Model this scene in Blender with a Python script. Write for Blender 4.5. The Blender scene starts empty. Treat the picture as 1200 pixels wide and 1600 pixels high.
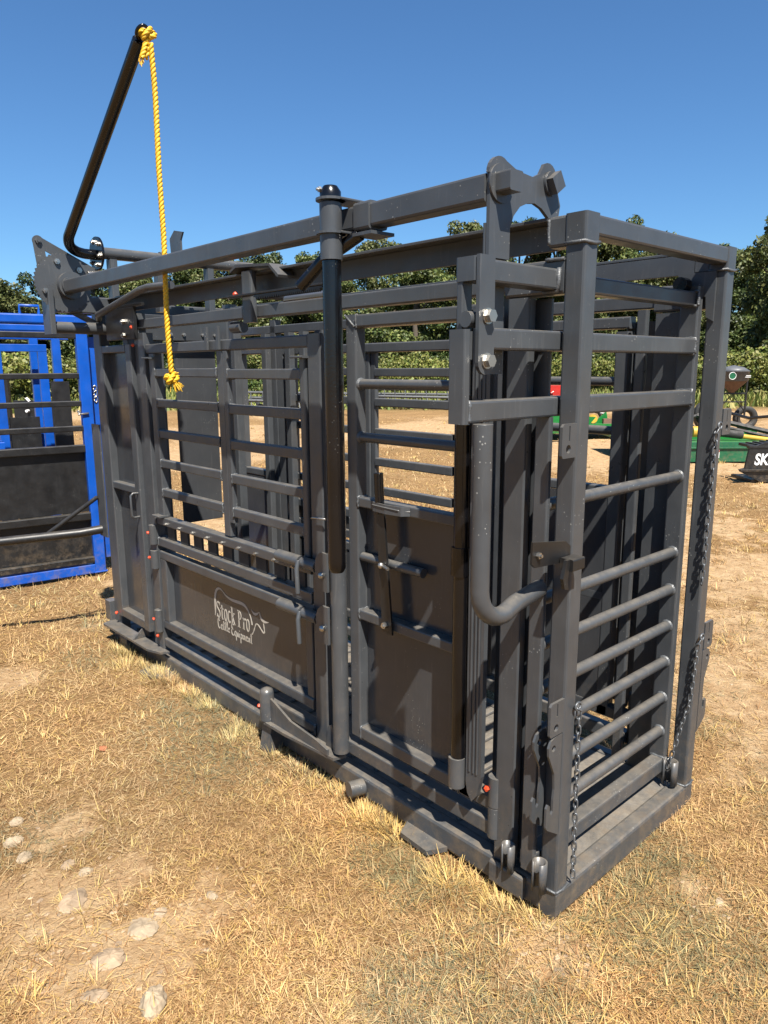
import bpy, math, random
import numpy as np
from mathutils import Vector, Matrix
random.seed(7); rng = np.random.default_rng(11)
S = bpy.context.scene
COL = S.collection
# ------------------------------------------------------------------ camera
cam_d = bpy.data.cameras.new('camera'); cam = bpy.data.objects.new('camera', cam_d); COL.objects.link(cam)
cam_d.sensor_fit = 'VERTICAL'; cam_d.sensor_height = 36; cam_d.lens = 25.623
cam_d.clip_start = .05; cam_d.clip_end = 1500
CP = Vector((-1.6797, -1.0757, 1.6165))
yaw, pit, rol = 0.742224, 0.194877, -0.0054374
_f = Vector((math.sin(yaw)*math.cos(pit), math.cos(yaw)*math.cos(pit), -math.sin(pit)))
_r = Vector((math.cos(yaw), -math.sin(yaw), 0)); _u = _r.cross(_f)
_r2 = _r*math.cos(rol)+_u*math.sin(rol); _u2 = -_r*math.sin(rol)+_u*math.cos(rol)
M = Matrix((_r2, _u2, -_f)).transposed().to_4x4(); M.translation = CP
cam.matrix_world = M; S.camera = cam
# ------------------------------------------------------------------ light
SUN = Vector((0.53, 1.0, -1.66)).normalized()          # direction the light travels
elev = math.asin(-SUN.z); az = math.atan2(-SUN.x, -SUN.y)   # azimuth of the sun from +Y toward +X
w = bpy.data.worlds.new('World'); S.world = w; w.use_nodes = True
nt = w.node_tree; nt.nodes.clear()
sky = nt.nodes.new('ShaderNodeTexSky'); sky.sky_type = 'NISHITA'; sky.sun_disc = False
sky.sun_elevation = elev; sky.sun_rotation = az; sky.air_density = 1.0; sky.dust_density = .35; sky.ozone_density = 2.5
bg = nt.nodes.new('ShaderNodeBackground'); bg.inputs[1].default_value = .056
out = nt.nodes.new('ShaderNodeOutputWorld'); tint = nt.nodes.new('ShaderNodeMix'); tint.data_type = 'RGBA'; tint.blend_type = 'MULTIPLY'; tint.inputs[0].default_value = 1   # the camera's white balance and saturation, the same for the whole sky
tint.inputs[7].default_value = (.50, .77, 1.0, 1); nt.links.new(sky.outputs[0], tint.inputs[6]); nt.links.new(tint.outputs[2], bg.inputs[0]); nt.links.new(bg.outputs[0], out.inputs[0])
sd = bpy.data.lights.new('sun', 'SUN'); sd.energy = 5.0; sd.angle = math.radians(.53); sd.color = (1, .94, .85)
sun = bpy.data.objects.new('sun', sd); COL.objects.link(sun); sun.rotation_euler = SUN.to_track_quat('-Z', 'Y').to_euler(); sun.location = (0, 0, 12)
S.view_settings.view_transform = 'Standard'; S.view_settings.look = 'None'; S.view_settings.gamma = 1
S.view_settings.use_curve_mapping = False; S.view_settings.exposure = 1.36
S.render.engine = 'CYCLES'

# ------------------------------------------------------------------ materials
def mat(name, col, rough=.5, metal=0., bump=0., bscale=200, vary=.15, vscale=6, dust=0., specks=0., coat=0., attr=None, trans=0., spec=.5):
    m = bpy.data.materials.new(name); m.use_nodes = True; n = m.node_tree.nodes; l = m.node_tree.links
    col = tuple(c*.77 for c in col)
    b = n['Principled BSDF']; b.inputs['Roughness'].default_value = rough; b.inputs['Metallic'].default_value = metal
    b.inputs['Coat Weight'].default_value = coat; b.inputs['Coat Roughness'].default_value = .15
    b.inputs['Specular IOR Level'].default_value = spec
    g = n.new('ShaderNodeNewGeometry')
    if attr:
        a = n.new('ShaderNodeAttribute'); a.attribute_name = attr; base = a.outputs['Color']
    else:
        rgb = n.new('ShaderNodeRGB'); rgb.outputs[0].default_value = (*col, 1); base = rgb.outputs[0]
    def noise(sc, det=3, ro=.55):
        t = n.new('ShaderNodeTexNoise'); t.inputs['Scale'].default_value = sc; t.inputs['Detail'].default_value = det
        t.inputs['Roughness'].default_value = ro; l.new(g.outputs['Position'], t.inputs['Vector']); return t.outputs['Fac']
    def ramp(src, a, bb, c0, c1):
        r = n.new('ShaderNodeMapRange'); r.inputs[1].default_value = a; r.inputs[2].default_value = bb
        r.inputs[3].default_value = c0; r.inputs[4].default_value = c1; l.new(src, r.inputs[0]); return r.outputs[0]
    def mix(a, bb, f, mode='MIX'):
        x = n.new('ShaderNodeMix'); x.data_type = 'RGBA'; x.blend_type = mode
        for s, v in ((0, f), (6, a), (7, bb)):
            if isinstance(v, (int, float)): x.inputs[s].default_value = v
            elif isinstance(v, tuple): x.inputs[s].default_value = (*v, 1)
            else: l.new(v, x.inputs[s])
        return x.outputs[2]
    if vary:
        v = ramp(noise(vscale), .3, .7, 1-vary, 1+vary)
        cmb = n.new('ShaderNodeCombineColor')
        for i in range(3): l.new(v, cmb.inputs[i])
        base = mix(base, cmb.outputs[0], 1., 'MULTIPLY')
    if dust:
        sx = n.new('ShaderNodeSeparateXYZ'); l.new(g.outputs['Normal'], sx.inputs[0])
        up = ramp(sx.outputs[2], .35, .95, 0, 1)
        d = ramp(noise(22, 5, .7), .35, .68, .25, 1)
        mu = n.new('ShaderNodeMath'); mu.operation = 'MULTIPLY'; l.new(up, mu.inputs[0]); l.new(d, mu.inputs[1])
        m2 = n.new('ShaderNodeMath'); m2.operation = 'MULTIPLY'; l.new(mu.outputs[0], m2.inputs[0]); m2.inputs[1].default_value = dust
        base = mix(base, (.185, .16, .125), m2.outputs[0])
        film = ramp(noise(3.1, 5, .6), .45, .75, 0, .16*dust)
        base = mix(base, (.15, .13, .105), film)
    if dust:   # splashed field dirt low down and pale rub marks
        sp = n.new('ShaderNodeSeparateXYZ'); l.new(g.outputs['Position'], sp.inputs[0])
        lo_ = ramp(sp.outputs[2], .02, .42, 1, 0); nn_ = ramp(noise(16, 6, .75), .46, .70, 0, .55)
        m6 = n.new('ShaderNodeMath'); m6.operation = 'MULTIPLY'; l.new(lo_, m6.inputs[0]); l.new(nn_, m6.inputs[1])
        base = mix(base, (.155, .115, .075), m6.outputs[0])
        mp = n.new('ShaderNodeMapping'); mp.inputs['Scale'].default_value = (1, 1, .09); l.new(g.outputs['Position'], mp.inputs[0])
        ts = n.new('ShaderNodeTexNoise'); ts.inputs['Scale'].default_value = 95; ts.inputs['Detail'].default_value = 3; l.new(mp.outputs[0], ts.inputs['Vector'])
        base = mix(base, (.13, .13, .125), ramp(ts.outputs['Fac'], .60, .74, 0, .42*min(dust, .6)-.05))
    if specks:
        vo = n.new('ShaderNodeTexVoronoi'); vo.inputs['Scale'].default_value = 75; vo.inputs['Randomness'].default_value = 1
        l.new(g.outputs['Position'], vo.inputs['Vector'])
        cl = ramp(noise(7, 2), .5, .68, 0.0, .16)
        th = n.new('ShaderNodeMath'); th.operation = 'LESS_THAN'; l.new(vo.outputs['Distance'], th.inputs[0]); l.new(cl, th.inputs[1])
        m3 = n.new('ShaderNodeMath'); m3.operation = 'MULTIPLY'; l.new(th.outputs[0], m3.inputs[0]); m3.inputs[1].default_value = specks
        base = mix(base, (.28, .28, .26), m3.outputs[0])
    l.new(base, b.inputs['Base Color'])
    if rough < .75 and rough > .08:
        l.new(ramp(noise(14, 4), .3, .7, rough*.8, min(1, rough*1.25)), b.inputs['Roughness'])
    if bump:
        bp = n.new('ShaderNodeBump'); bp.inputs['Strength'].default_value = bump; bp.inputs['Distance'].default_value = .004
        l.new(noise(bscale, 4), bp.inputs['Height']); l.new(bp.outputs[0], b.inputs['Normal'])
    if trans:
        t = n.new('ShaderNodeBsdfTranslucent'); l.new(base, t.inputs[0]); ms = n.new('ShaderNodeMixShader'); ms.inputs[0].default_value = trans
        l.new(b.outputs[0], ms.inputs[1]); l.new(t.outputs[0], ms.inputs[2]); l.new(ms.outputs[0], n['Material Output'].inputs[0])
    return m
GR = mat('grey_paint', (.056, .061, .067), .34, bump=.06, bscale=260, dust=.55, specks=.6, vary=.12, vscale=9)
GD = mat('grey_sheet_paint', (.044, .047, .052), .19, bump=.05, bscale=18, dust=.4, specks=.35, vary=.14, vscale=4)
WELD = mat('weld_bead_grey', (.085, .09, .095), .35, bump=.6, bscale=160, specks=.8)
BK = mat('black_gloss_paint', (.004, .004, .005), .2, bump=.1, bscale=120, specks=.15, dust=0., vary=.3)
BM = mat('black_paint', (.009, .009, .0095), .42, bump=.06, dust=.22, specks=.2)
RB = mat('black_rubber', (.02, .02, .02), .7, dust=.25)
BL = mat('blue_paint', (.001, .072, .40), .36, bump=.05, dust=.12, specks=.2)
ZN = mat('zinc_bolt', (.5, .48, .44), .3, metal=.9, vary=.1)
CH = mat('chain_steel', (.14, .15, .16), .38, metal=.5, vary=.3, vscale=60)
OR = mat('orange_grease_cap', (.60, .06, .015), .5)
YR = mat('yellow_rope_fibre', (.72, .42, .008), .5, bump=.5, bscale=350, vary=.2, vscale=80)
PR = mat('logo_print', (.44, .40, .34), .5, vary=.05)
FL = mat('tread_floor', (.09, .09, .09), .6, bump=.4, bscale=90, dust=.8, vary=.25, vscale=12)
WH = mat('white_print', (.8, .8, .8), .5, vary=0)
GN = mat('green_paint', (.008, .17, .03), .35, dust=.3)
DG = mat('dark_green_paint', (.006, .105, .045), .38, dust=.2)
YL = mat('yellow_plastic', (.55, .34, .04), .45)
RD = mat('red_paint', (.42, .018, .01), .4, dust=.3)
GP = mat('grey_plastic', (.10, .105, .115), .5)
GI = mat('grey_machinery', (.05, .055, .06), .45, metal=.2, vary=.4, vscale=14)
BR = mat('brown_block', (.16, .09, .06), .7)
STN = mat('limestone', (.34, .262, .172), .85, bump=.9, bscale=40, vary=.35, vscale=22)
STB = mat('red_brown_stone', (.32, .232, .148), .85, bump=.9, bscale=40, vary=.35, vscale=18)
STG = mat('tan_gravel', (.36, .26, .165), .9, bump=.8, bscale=60, vary=.4, vscale=25)
BARK = mat('bark', (.10, .08, .06), .9, bump=1., bscale=12)
LEAF = mat('tree_leaves', (.05, .08, .02), .5, attr='col', vary=.3, vscale=.35, trans=.18, spec=.35)
GRS = mat('dry_grass_blades', (.5, .4, .2), .62, attr='col', vary=0, trans=.25, spec=.2)

# ------------------------------------------------------------------ helpers
POS = {}
def root(name, label, cat, loc, rz=0., local=False, group=None):
    o = bpy.data.objects.new(name, None); COL.objects.link(o); o.empty_display_size = .2
    o.location = loc; o.rotation_euler[2] = rz; o['label'] = label; o['category'] = cat
    if group: o['group'] = group
    POS[o] = Vector((0, 0, 0)) if local else Vector(loc)
    return o
class G:
    """collects verts / faces"""
    def __init__(s): s.v = []; s.f = []
    def add(s, vs, fs):
        k = len(s.v); s.v += [tuple(v) for v in vs]; s.f += [tuple(i+k for i in f) for f in fs]; return s
    def tube(s, ax, a, b, c, r=.005, seg=2):
        """rectangular tube along axis ax; a,b,c = (lo,hi) for x,y,z; long edges rounded"""
        R = [tuple(sorted(a)), tuple(sorted(b)), tuple(sorted(c))]
        o1, o2 = [(1, 2), (2, 0), (0, 1)][ax]
        u0, u1 = R[o1]; v0, v1 = R[o2]; r = min(r, (u1-u0)*.45, (v1-v0)*.45)
        prof = []
        for cx, cy, st in ((u1-r, v1-r, 0), (u0+r, v1-r, 1), (u0+r, v0+r, 2), (u1-r, v0+r, 3)):
            for i in range(seg+1):
                t = math.pi/2*(st+i/seg); prof.append((cx+r*math.cos(t), cy+r*math.sin(t)))
        n = len(prof); vs = []
        for e in R[ax]:
            for (pu, pv) in prof:
                q = [0, 0, 0]; q[ax] = e; q[o1] = pu; q[o2] = pv; vs.append(q)
        fs = [(i, (i+1) % n, n+(i+1) % n, n+i) for i in range(n)] + [tuple(range(n))[::-1], tuple(range(n, 2*n))]
        return s.add(vs, fs)
    def box(s, a, b, c, r=.003):
        d = [abs(a[1]-a[0]), abs(b[1]-b[0]), abs(c[1]-c[0])]; return s.tube(d.index(max(d)), a, b, c, r, 2)
    def pipe(s, pts, r, n=14, caps=True, rs=None):
        pts = [Vector(p) for p in pts]; T = []
        if caps and n > 6:      # a support ring just inside each end keeps the smooth shading straight
            rs = list(rs) if rs else [r]*len(pts)
            for i0, i1 in ((0, 1), (-1, -2)):
                L0 = (pts[i1]-pts[i0]).length
                if L0 > .004:
                    f = min(.0012/L0, .2); q = pts[i0].lerp(pts[i1], f); rq = rs[i0]*(1-f)+rs[i1]*f
                    if i0 == 0: pts.insert(1, q); rs.insert(1, rq)
                    else: pts.insert(len(pts)-1, q); rs.insert(len(rs)-1, rq)
        for i in range(len(pts)):
            t = (pts[min(i+1, len(pts)-1)]-pts[max(i-1, 0)]).normalized(); T.append(t)
        up = Vector((0, 0, 1)) if abs(T[0].z) < .9 else Vector((1, 0, 0))
        nrm = T[0].cross(up).normalized(); vs = []
        for i, p in enumerate(pts):
            nrm = (nrm - T[i]*nrm.dot(T[i])).normalized(); bi = T[i].cross(nrm); rr = rs[i] if rs else r
            for k in range(n):
                a = 2*math.pi*k/n; vs.append(p+nrm*math.cos(a)*rr+bi*math.sin(a)*rr)
        fs = [(i*n+k, i*n+(k+1) % n, (i+1)*n+(k+1) % n, (i+1)*n+k) for i in range(len(pts)-1) for k in range(n)]
        if caps: fs += [tuple(range(n))[::-1], tuple(range((len(pts)-1)*n, len(pts)*n))]
        return s.add(vs, fs)
    def prism(s, outline, ax, lo, hi):
        """outline: 2D points in the two other axes (order x,y,z without ax), extruded along ax"""
        n = len(outline); oth = [i for i in range(3) if i != ax]; vs = []
        for e in (lo, hi):
            for p in outline:
                q = [0, 0, 0]; q[ax] = e; q[oth[0]] = p[0]; q[oth[1]] = p[1]; vs.append(q)
        return s.add(vs, [(i, (i+1) % n, n+(i+1) % n, n+i) for i in range(n)]+[tuple(range(n))[::-1], tuple(range(n, 2*n))])
    def blob(s, c, r, seg=8, sq=(1, 1, 1), jit=0, seed=0):
        rr = random.Random(seed); vs = []; fs = []
        for i in range(seg//2+1):
            th = math.pi*i/(seg//2)
            for k in range(seg):
                ph = 2*math.pi*k/seg; q = 1+jit*(rr.random()-.5)
                vs.append((c[0]+r*sq[0]*q*math.sin(th)*math.cos(ph), c[1]+r*sq[1]*q*math.sin(th)*math.sin(ph), c[2]+r*sq[2]*q*math.cos(th)))
        for i in range(seg//2):
            for k in range(seg): fs.append((i*seg+k, i*seg+(k+1) % seg, (i+1)*seg+(k+1) % seg, (i+1)*seg+k))
        return s.add(vs, fs)
    def hexbolt(s, c, d, r=.012, h=.01, nut=True):
        c = Vector(c); d = Vector(d).normalized(); s.pipe([c, c+d*h], r, 6)
        if nut: s.pipe([c+d*h, c+d*(h+.006)], r*.5, 8)
        return s
def mk(name, g, m, parent=None, smooth=None, label=None, kind=None):
    v = np.array(g.v, dtype=float); lo, hi = v.min(0), v.max(0); c = (lo+hi)/2
    me = bpy.data.meshes.new(name); me.from_pydata((v-c).tolist(), [], g.f); me.materials.append(m)
    if smooth:
        me.polygons.foreach_set('use_smooth', [len(p.vertices) <= 4 for p in me.polygons]) 
    o = bpy.data.objects.new(name, me); COL.objects.link(o); c = Vector(c)
    if parent is not None: o.parent = parent; o.location = c-POS[parent]
    else: o.location = c
    POS[o] = c
    if label: o['label'] = label
    if kind: o['kind'] = kind
    fix(me); return o
def fix(me):
    import bmesh
    b = bmesh.new(); b.from_mesh(me); bmesh.ops.recalc_face_normals(b, faces=b.faces); b.to_mesh(me); b.free()
def top(o, label, cat, group=None):
    o['label'] = label; o['category'] = cat
    if group: o['group'] = group
    return o
def dupe(o, delta, parent, label=None):
    c = o.copy(); COL.objects.link(c); c.parent = parent; c.location = o.location+Vector(delta); POS[c] = POS[o]+Vector(delta)
    for ch in list(o.children):
        d = ch.copy(); COL.objects.link(d); d.parent = c; POS[d] = POS[ch]+Vector(delta)
    return c
def bx(name, a, b, c, m, p, r=.005): return mk(name, G().box(a, b, c, r), m, p)
def rod(name, p0, p1, r, m, p, n=14): return mk(name, G().pipe([p0, p1], r, n), m, p, True)
def arc(cx, cy, r, a0, a1, n=10): return [(cx+r*math.cos(math.radians(a0+(a1-a0)*i/n)), cy+r*math.sin(math.radians(a0+(a1-a0)*i/n))) for i in range(n+1)]
def curve_plate(name, outline, holes, ax, pos, th, m, parent):
    """flat plate with real holes: 2D curve filled and extruded, turned into a mesh"""
    cu = bpy.data.curves.new(name, 'CURVE'); cu.dimensions = '2D'; cu.fill_mode = 'BOTH'; cu.extrude = th/2
    for pts in [outline]+holes:
        sp = cu.splines.new('POLY'); sp.points.add(len(pts)-1); sp.use_cyclic_u = True
        for i, q in enumerate(pts): sp.points[i].co = (q[0], q[1], 0, 1)
    o = bpy.data.objects.new(name, cu); COL.objects.link(o)
    dg = bpy.context.evaluated_depsgraph_get(); me = bpy.data.meshes.new_from_object(o.evaluated_get(dg)); bpy.data.objects.remove(o)
    vs = []
    for v in me.vertices:
        a, b, c = v.co
        vs.append((pos+c, a, b) if ax == 0 else (a, pos+c, b) if ax == 1 else (a, b, pos+c))
    g = G(); g.add(vs, [tuple(p.vertices) for p in me.polygons]); return mk(name, g, m, parent)
def text_mesh(name, txt, size, M4, m, parent, th=.0015, sx=1., shear=0.):
    cu = bpy.data.curves.new(name, 'FONT'); cu.body = txt; cu.size = size; cu.extrude = th; cu.shear = shear; cu.offset = size*.03
    o = bpy.data.objects.new(name, cu); COL.objects.link(o); dg = bpy.context.evaluated_depsgraph_get()
    me = bpy.data.meshes.new_from_object(o.evaluated_get(dg)); bpy.data.objects.remove(o)
    g = G(); g.add([M4 @ Vector((v.co.x*sx, v.co.y, v.co.z)) for v in me.vertices], [tuple(p.vertices) for p in me.polygons])
    return mk(name, g, m, parent)

# ------------------------------------------------------------------ GROUND
def vnoise(x, y, s, seed):
    r = np.random.default_rng(seed); T = r.random((256, 256)); X = x/s+1000; Y = y/s+1000
    xi = np.floor(X).astype(int); yi = np.floor(Y).astype(int); fx = X-xi; fy = Y-yi; fx = fx*fx*(3-2*fx); fy = fy*fy*(3-2*fy)
    a = T[xi % 256, yi % 256]; b = T[(xi+1) % 256, yi % 256]; c = T[xi % 256, (yi+1) % 256]; d = T[(xi+1) % 256, (yi+1) % 256]
    return (a*(1-fx)+b*fx)*(1-fy)+(c*(1-fx)+d*fx)*fy
def fbm(x, y, s, seed, o=4):
    t = 0; w_ = 0
    for i in range(o): t = t+vnoise(x, y, s/2**i, seed+i)*.5**i; w_ += .5**i
    return t/w_
def depth(x, y): return (x-CP.x)*.676+(y-CP.y)*.737
def gz(x, y):
    h = (fbm(x, y, 1.6, 5)-.5)*.07+(fbm(x, y, .25, 9, 3)-.5)*.022
    d = np.hypot(x-.45, y-1.5)
    return -.035+h*np.clip((d-.2)/1.2, .35, 1)+np.clip(np.hypot(x, y)-8, 0, 1e9)*0
BARE = [(-1.0, 1.08, .30, .9), (-1.02, .78, .30, 1.0), (-.70, .75, .2, .75), (-.9, 1.5, .2, .7), (-.12, -.04, .16, .75), (-.62, 3.02, .16, .9), (.45, -.3, .12, .7),
        (2.1, .4, .55, 1.0), (2.9, .9, .8, .8), (4.2, 1.0, 1.0, 1), (-.08, .5, .12, .6), (1.6, -.1, .35, .6), (5.5, 3.0, 1.6, 1), (1.9, 5.6, 1.1, .9), (.95, 4.4, .5, .9)]
def bare(x, y):
    n = fbm(x, y, .55, 31); b = np.clip((n-.62)*5, 0, 1)*.45
    for cx, cy, r, a in BARE:
        b = np.maximum(b, a*np.clip(1.25-np.hypot(x-cx, y-cy)/r+(fbm(x, y, .16, 77, 3)-.5)*1.6, 0, 1))
    dd = depth(x, y); far = np.clip((dd-6)/4, 0, 1)
    nf = fbm(x*.5+y*.3, y-x*.4, 2.2, 41); b = np.maximum(b, far*np.clip((nf-.42)*4.5, 0, 1)*.8)
    return np.clip(b, 0, 1)
def verge(x, y):
    return np.clip((depth(x, y)+(fbm(x, y, 5, 61)-.5)*7-28.5)/4, 0, 1)
def axis(lo, hi, step, far):
    a = list(np.arange(lo, hi, step)); s = step
    while a[-1] < far: s *= 1.16; a.append(a[-1]+s)
    s = step; b = [lo]
    while b[-1] > -far: s *= 1.16; b.append(b[-1]-s)
    return np.array(b[:0:-1]+a)
xs = axis(-2.2, 7.5, .045, 420); ys = axis(-1.8, 7.5, .045, 420)
X, Y = np.meshgrid(xs, ys, indexing='ij'); Z = gz(X, Y); nx, ny = X.shape
Z = np.where((X > .02) & (X < .88) & (Y > .02) & (Y < 3.2), np.minimum(Z, -.03), Z)
me = bpy.data.meshes.new('ground'); co = np.stack([X, Y, Z], -1).reshape(-1, 3).astype(np.float32)
ii = np.arange(nx*ny).reshape(nx, ny); q = np.stack([ii[:-1, :-1], ii[1:, :-1], ii[1:, 1:], ii[:-1, 1:]], -1).reshape(-1, 4)
def np_mesh(me, co, quads):
    me.vertices.add(len(co)); me.vertices.foreach_set('co', np.ascontiguousarray(co, dtype=np.float32).ravel())
    k = quads.shape[1]; me.loops.add(quads.size); me.loops.foreach_set('vertex_index', quads.astype(np.int32).ravel())
    me.polygons.add(len(quads)); me.polygons.foreach_set('loop_start', np.arange(0, quads.size, k, dtype=np.int32))
    me.polygons.foreach_set('loop_total', np.full(len(quads), k, dtype=np.int32)); me.update(calc_edges=True)
np_mesh(me, co, q); me.polygons.foreach_set('use_smooth', np.ones(len(q), bool))
a = me.attributes.new('bare', 'FLOAT', 'POINT'); a.data.foreach_set('value', bare(X, Y).ravel().astype(np.float32))
a = me.attributes.new('verge', 'FLOAT', 'POINT'); a.data.foreach_set('value', verge(X, Y).ravel().astype(np.float32))
gm = bpy.data.materials.new('dry_ground'); gm.use_nodes = True; n = gm.node_tree.nodes; l = gm.node_tree.links; b = n['Principled BSDF']
b.inputs['Roughness'].default_value = .95; b.inputs['Specular IOR Level'].default_value = .1
geo = n.new('ShaderNodeNewGeometry')
def NZ(sc, det=5, ro=.6):
    t = n.new('ShaderNodeTexNoise'); t.inputs['Scale'].default_value = sc; t.inputs['Detail'].default_value = det; t.inputs['Roughness'].default_value = ro
    l.new(geo.outputs['Position'], t.inputs['Vector']); return t.outputs['Fac']
def CR(src, stops):
    r = n.new('ShaderNodeValToRGB'); e = r.color_ramp.elements
    while len(e) < len(stops): e.new(.5)
    for k, (p, c) in enumerate(stops): e[k].position = p; e[k].color = (*c, 1)
    l.new(src, r.inputs[0]); return r.outputs[0]
def MX(f, A, B, mode='MIX'):
    x = n.new('ShaderNodeMix'); x.data_type = 'RGBA'; x.blend_type = mode
    for s_, v in ((0, f), (6, A), (7, B)):
        if isinstance(v, (int, float)): x.inputs[s_].default_value = v
        else: l.new(v, x.inputs[s_])
    return x.outputs[2]
straw = CR(NZ(75, 6, .8), [(.28, (.070, .040, .018)), (.5, (.205, .130, .062)), (.72, (.38, .26, .130))])
straw2 = CR(NZ(.9, 5), [(.35, (.85, .80, .72)), (.65, (1.12, 1.08, 1.0))])
straw = MX(1., straw, straw2, 'MULTIPLY')
dirt = CR(NZ(11, 7, .68), [(.28, (0.231, 0.142, 0.071)), (.5, (0.339, 0.227, 0.123)), (.75, (0.431, 0.323, 0.193))])
at_ = n.new('ShaderNodeAttribute'); at_.attribute_name = 'bare'; av = n.new('ShaderNodeAttribute'); av.attribute_name = 'verge'
fm = n.new('ShaderNodeMath'); fm.operation = 'ADD'; l.new(at_.outputs['Fac'], fm.inputs[0])
ms_ = n.new('ShaderNodeMapRange'); l.new(NZ(9, 5, .7), ms_.inputs[0]); ms_.inputs[1].default_value = .3; ms_.inputs[2].default_value = .7; ms_.inputs[3].default_value = -.35; ms_.inputs[4].default_value = .35
l.new(ms_.outputs[0], fm.inputs[1]); fm2 = n.new('ShaderNodeMapRange'); l.new(fm.outputs[0], fm2.inputs[0]); fm2.inputs[1].default_value = .25; fm2.inputs[2].default_value = .6
col = MX(fm2.outputs[0], straw, dirt)
grn = CR(NZ(1.3, 6, .7), [(.3, (0.054, 0.065, 0.019)), (.55, (0.108, 0.108, 0.039)), (.75, (0.185, 0.154, 0.069))])
col = MX(av.outputs['Fac'], col, grn)
l.new(col, b.inputs['Base Color']); bp = n.new('ShaderNodeBump'); bp.inputs['Strength'].default_value = .9; bp.inputs['Distance'].default_value = .02
l.new(NZ(45, 6, .75), bp.inputs['Height']); l.new(bp.outputs[0], b.inputs['Normal'])
me.materials.append(gm); gnd = bpy.data.objects.new('ground', me); COL.objects.link(gnd); gnd['kind'] = 'structure'; gnd['label'] = 'dry brown field ground with bare tan dirt patches'

# grass blades -------------------------------------------------------
def blades(px, py, L, wd, ang, lean, curl, colr):
    N = len(px); z0 = gz(px, py)-.004; lift = np.where(lean > .9, .013*rng.random(N)**1.5, 0)
    dx, dy = np.cos(ang), np.sin(ang); sxv, syv = -dy*wd/2, dx*wd/2
    pts = []
    for t, wf in ((0, 1.), (.5, .85), (1., .22)):
        le = lean+curl*t; h = L*t*np.cos(le); rr = L*t*np.sin(le)
        cx = px+dx*rr; cy = py+dy*rr; cz = z0+np.maximum(h, .003+.004*t)+lift*(1 if t < 1 else .55)
        pts += [np.stack([cx-sxv*wf, cy-syv*wf, cz], -1), np.stack([cx+sxv*wf, cy+syv*wf, cz], -1)]
    co = np.stack(pts, 1).reshape(-1, 3); k = np.arange(N)[:, None]*6
    qd = np.concatenate([k+np.array([0, 1, 3, 2]), k+np.array([2, 3, 5, 4])], 1).reshape(-1, 4)
    tone = (.93+.68*fbm(px, py, .45, 171, 4))*(.80+.40*fbm(px, py, .07, 201, 2)); warm = fbm(px, py, .8, 231, 3)-.5
    colr = colr*tone[:, None]*np.stack([1+.22*warm, np.ones(N), 1-.35*warm], -1)
    return co, qd, np.repeat(colr, 6, axis=0)
def wedge(N, r0, r1, half=.66, power=1.):
    u = rng.random(N); r = r0*(r1/r0)**u if power == 2 else np.sqrt(r0**2+u*(r1**2-r0**2))
    t = .742+(rng.random(N)*2-1)*half
    return CP.x+r*np.sin(t), CP.y+r*np.cos(t), r
def inside(x, y, m_=.0): return (x > -.0-m_) & (x < .9+m_) & (y > .0-m_) & (y < 3.25+m_)
def palette(N, x, y, g=0.):
    P = np.array([(.57, .395, .20), (.50, .325, .155), (.39, .235, .11), (.68, .50, .25), (.25, .13, .055), (.55, .38, .13)])
    c = P[rng.choice(6, N, p=[.20, .24, .23, .08, .15, .10])]*(.74+.36*rng.random((N, 1)))
    Gc = np.array([(.165, .155, .085), (.21, .195, .105), (.28, .235, .13)])[rng.integers(0, 3, N)]
    gp = np.clip((fbm(x, y, .5, 91, 3)-.56)*4, 0, .45)+g
    for cx, cy, r in ((-.12, 1.85, .45), (-.28, 1.5, .34), (.12, -.18, .3), (.38, -.2, .3), (-.15, .5, .2), (1.2, -.35, .35), (.2, -.45, .3)):
        gp = gp+.62*np.clip(1-np.hypot(x-cx, y-cy)/r, 0, 1)
    k = rng.random(N) < gp; c[k] = Gc[k]*(.8+.4*rng.random((k.sum(), 1))); return c
parts = []
def add_set(N, r0, r1, L, W_, lean, upright, half=.66, power=2, thin=1., green=0.):
    x, y, r = wedge(N, r0, r1, half, power)
    keep = ~inside(x, y, -.01) & (rng.random(N) > bare(x, y)*thin); x, y, r = x[keep], y[keep], r[keep]; N = len(x)
    sc = np.maximum(1, r/2.6)
    Lr = (L[0]+(L[1]-L[0])*rng.random(N)**1.6)*np.minimum(sc, 2.2)**.5; wd = (W_[0]+(W_[1]-W_[0])*rng.random(N))*sc
    ln = lean[0]+(lean[1]-lean[0])*rng.random(N); cu = (rng.random(N)-.25)*.9
    parts.append(blades(x, y, Lr, wd, rng.random(N)*6.283, ln, cu, palette(N, x, y, green)))
add_set(210000, 1.25, 26, (.015, .06), (.0011, .0024), (.95, 1.62), 0, thin=.8)           # matted straw
add_set(130000, 1.25, 5.5, (.008, .034), (.0007, .0014), (.6, 1.65), 0, thin=.7)
add_set(45000, 1.25, 14, (.02, .055), (.001, .002), (.2, .9), 0, thin=1.15)               # short standing stubble
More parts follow.
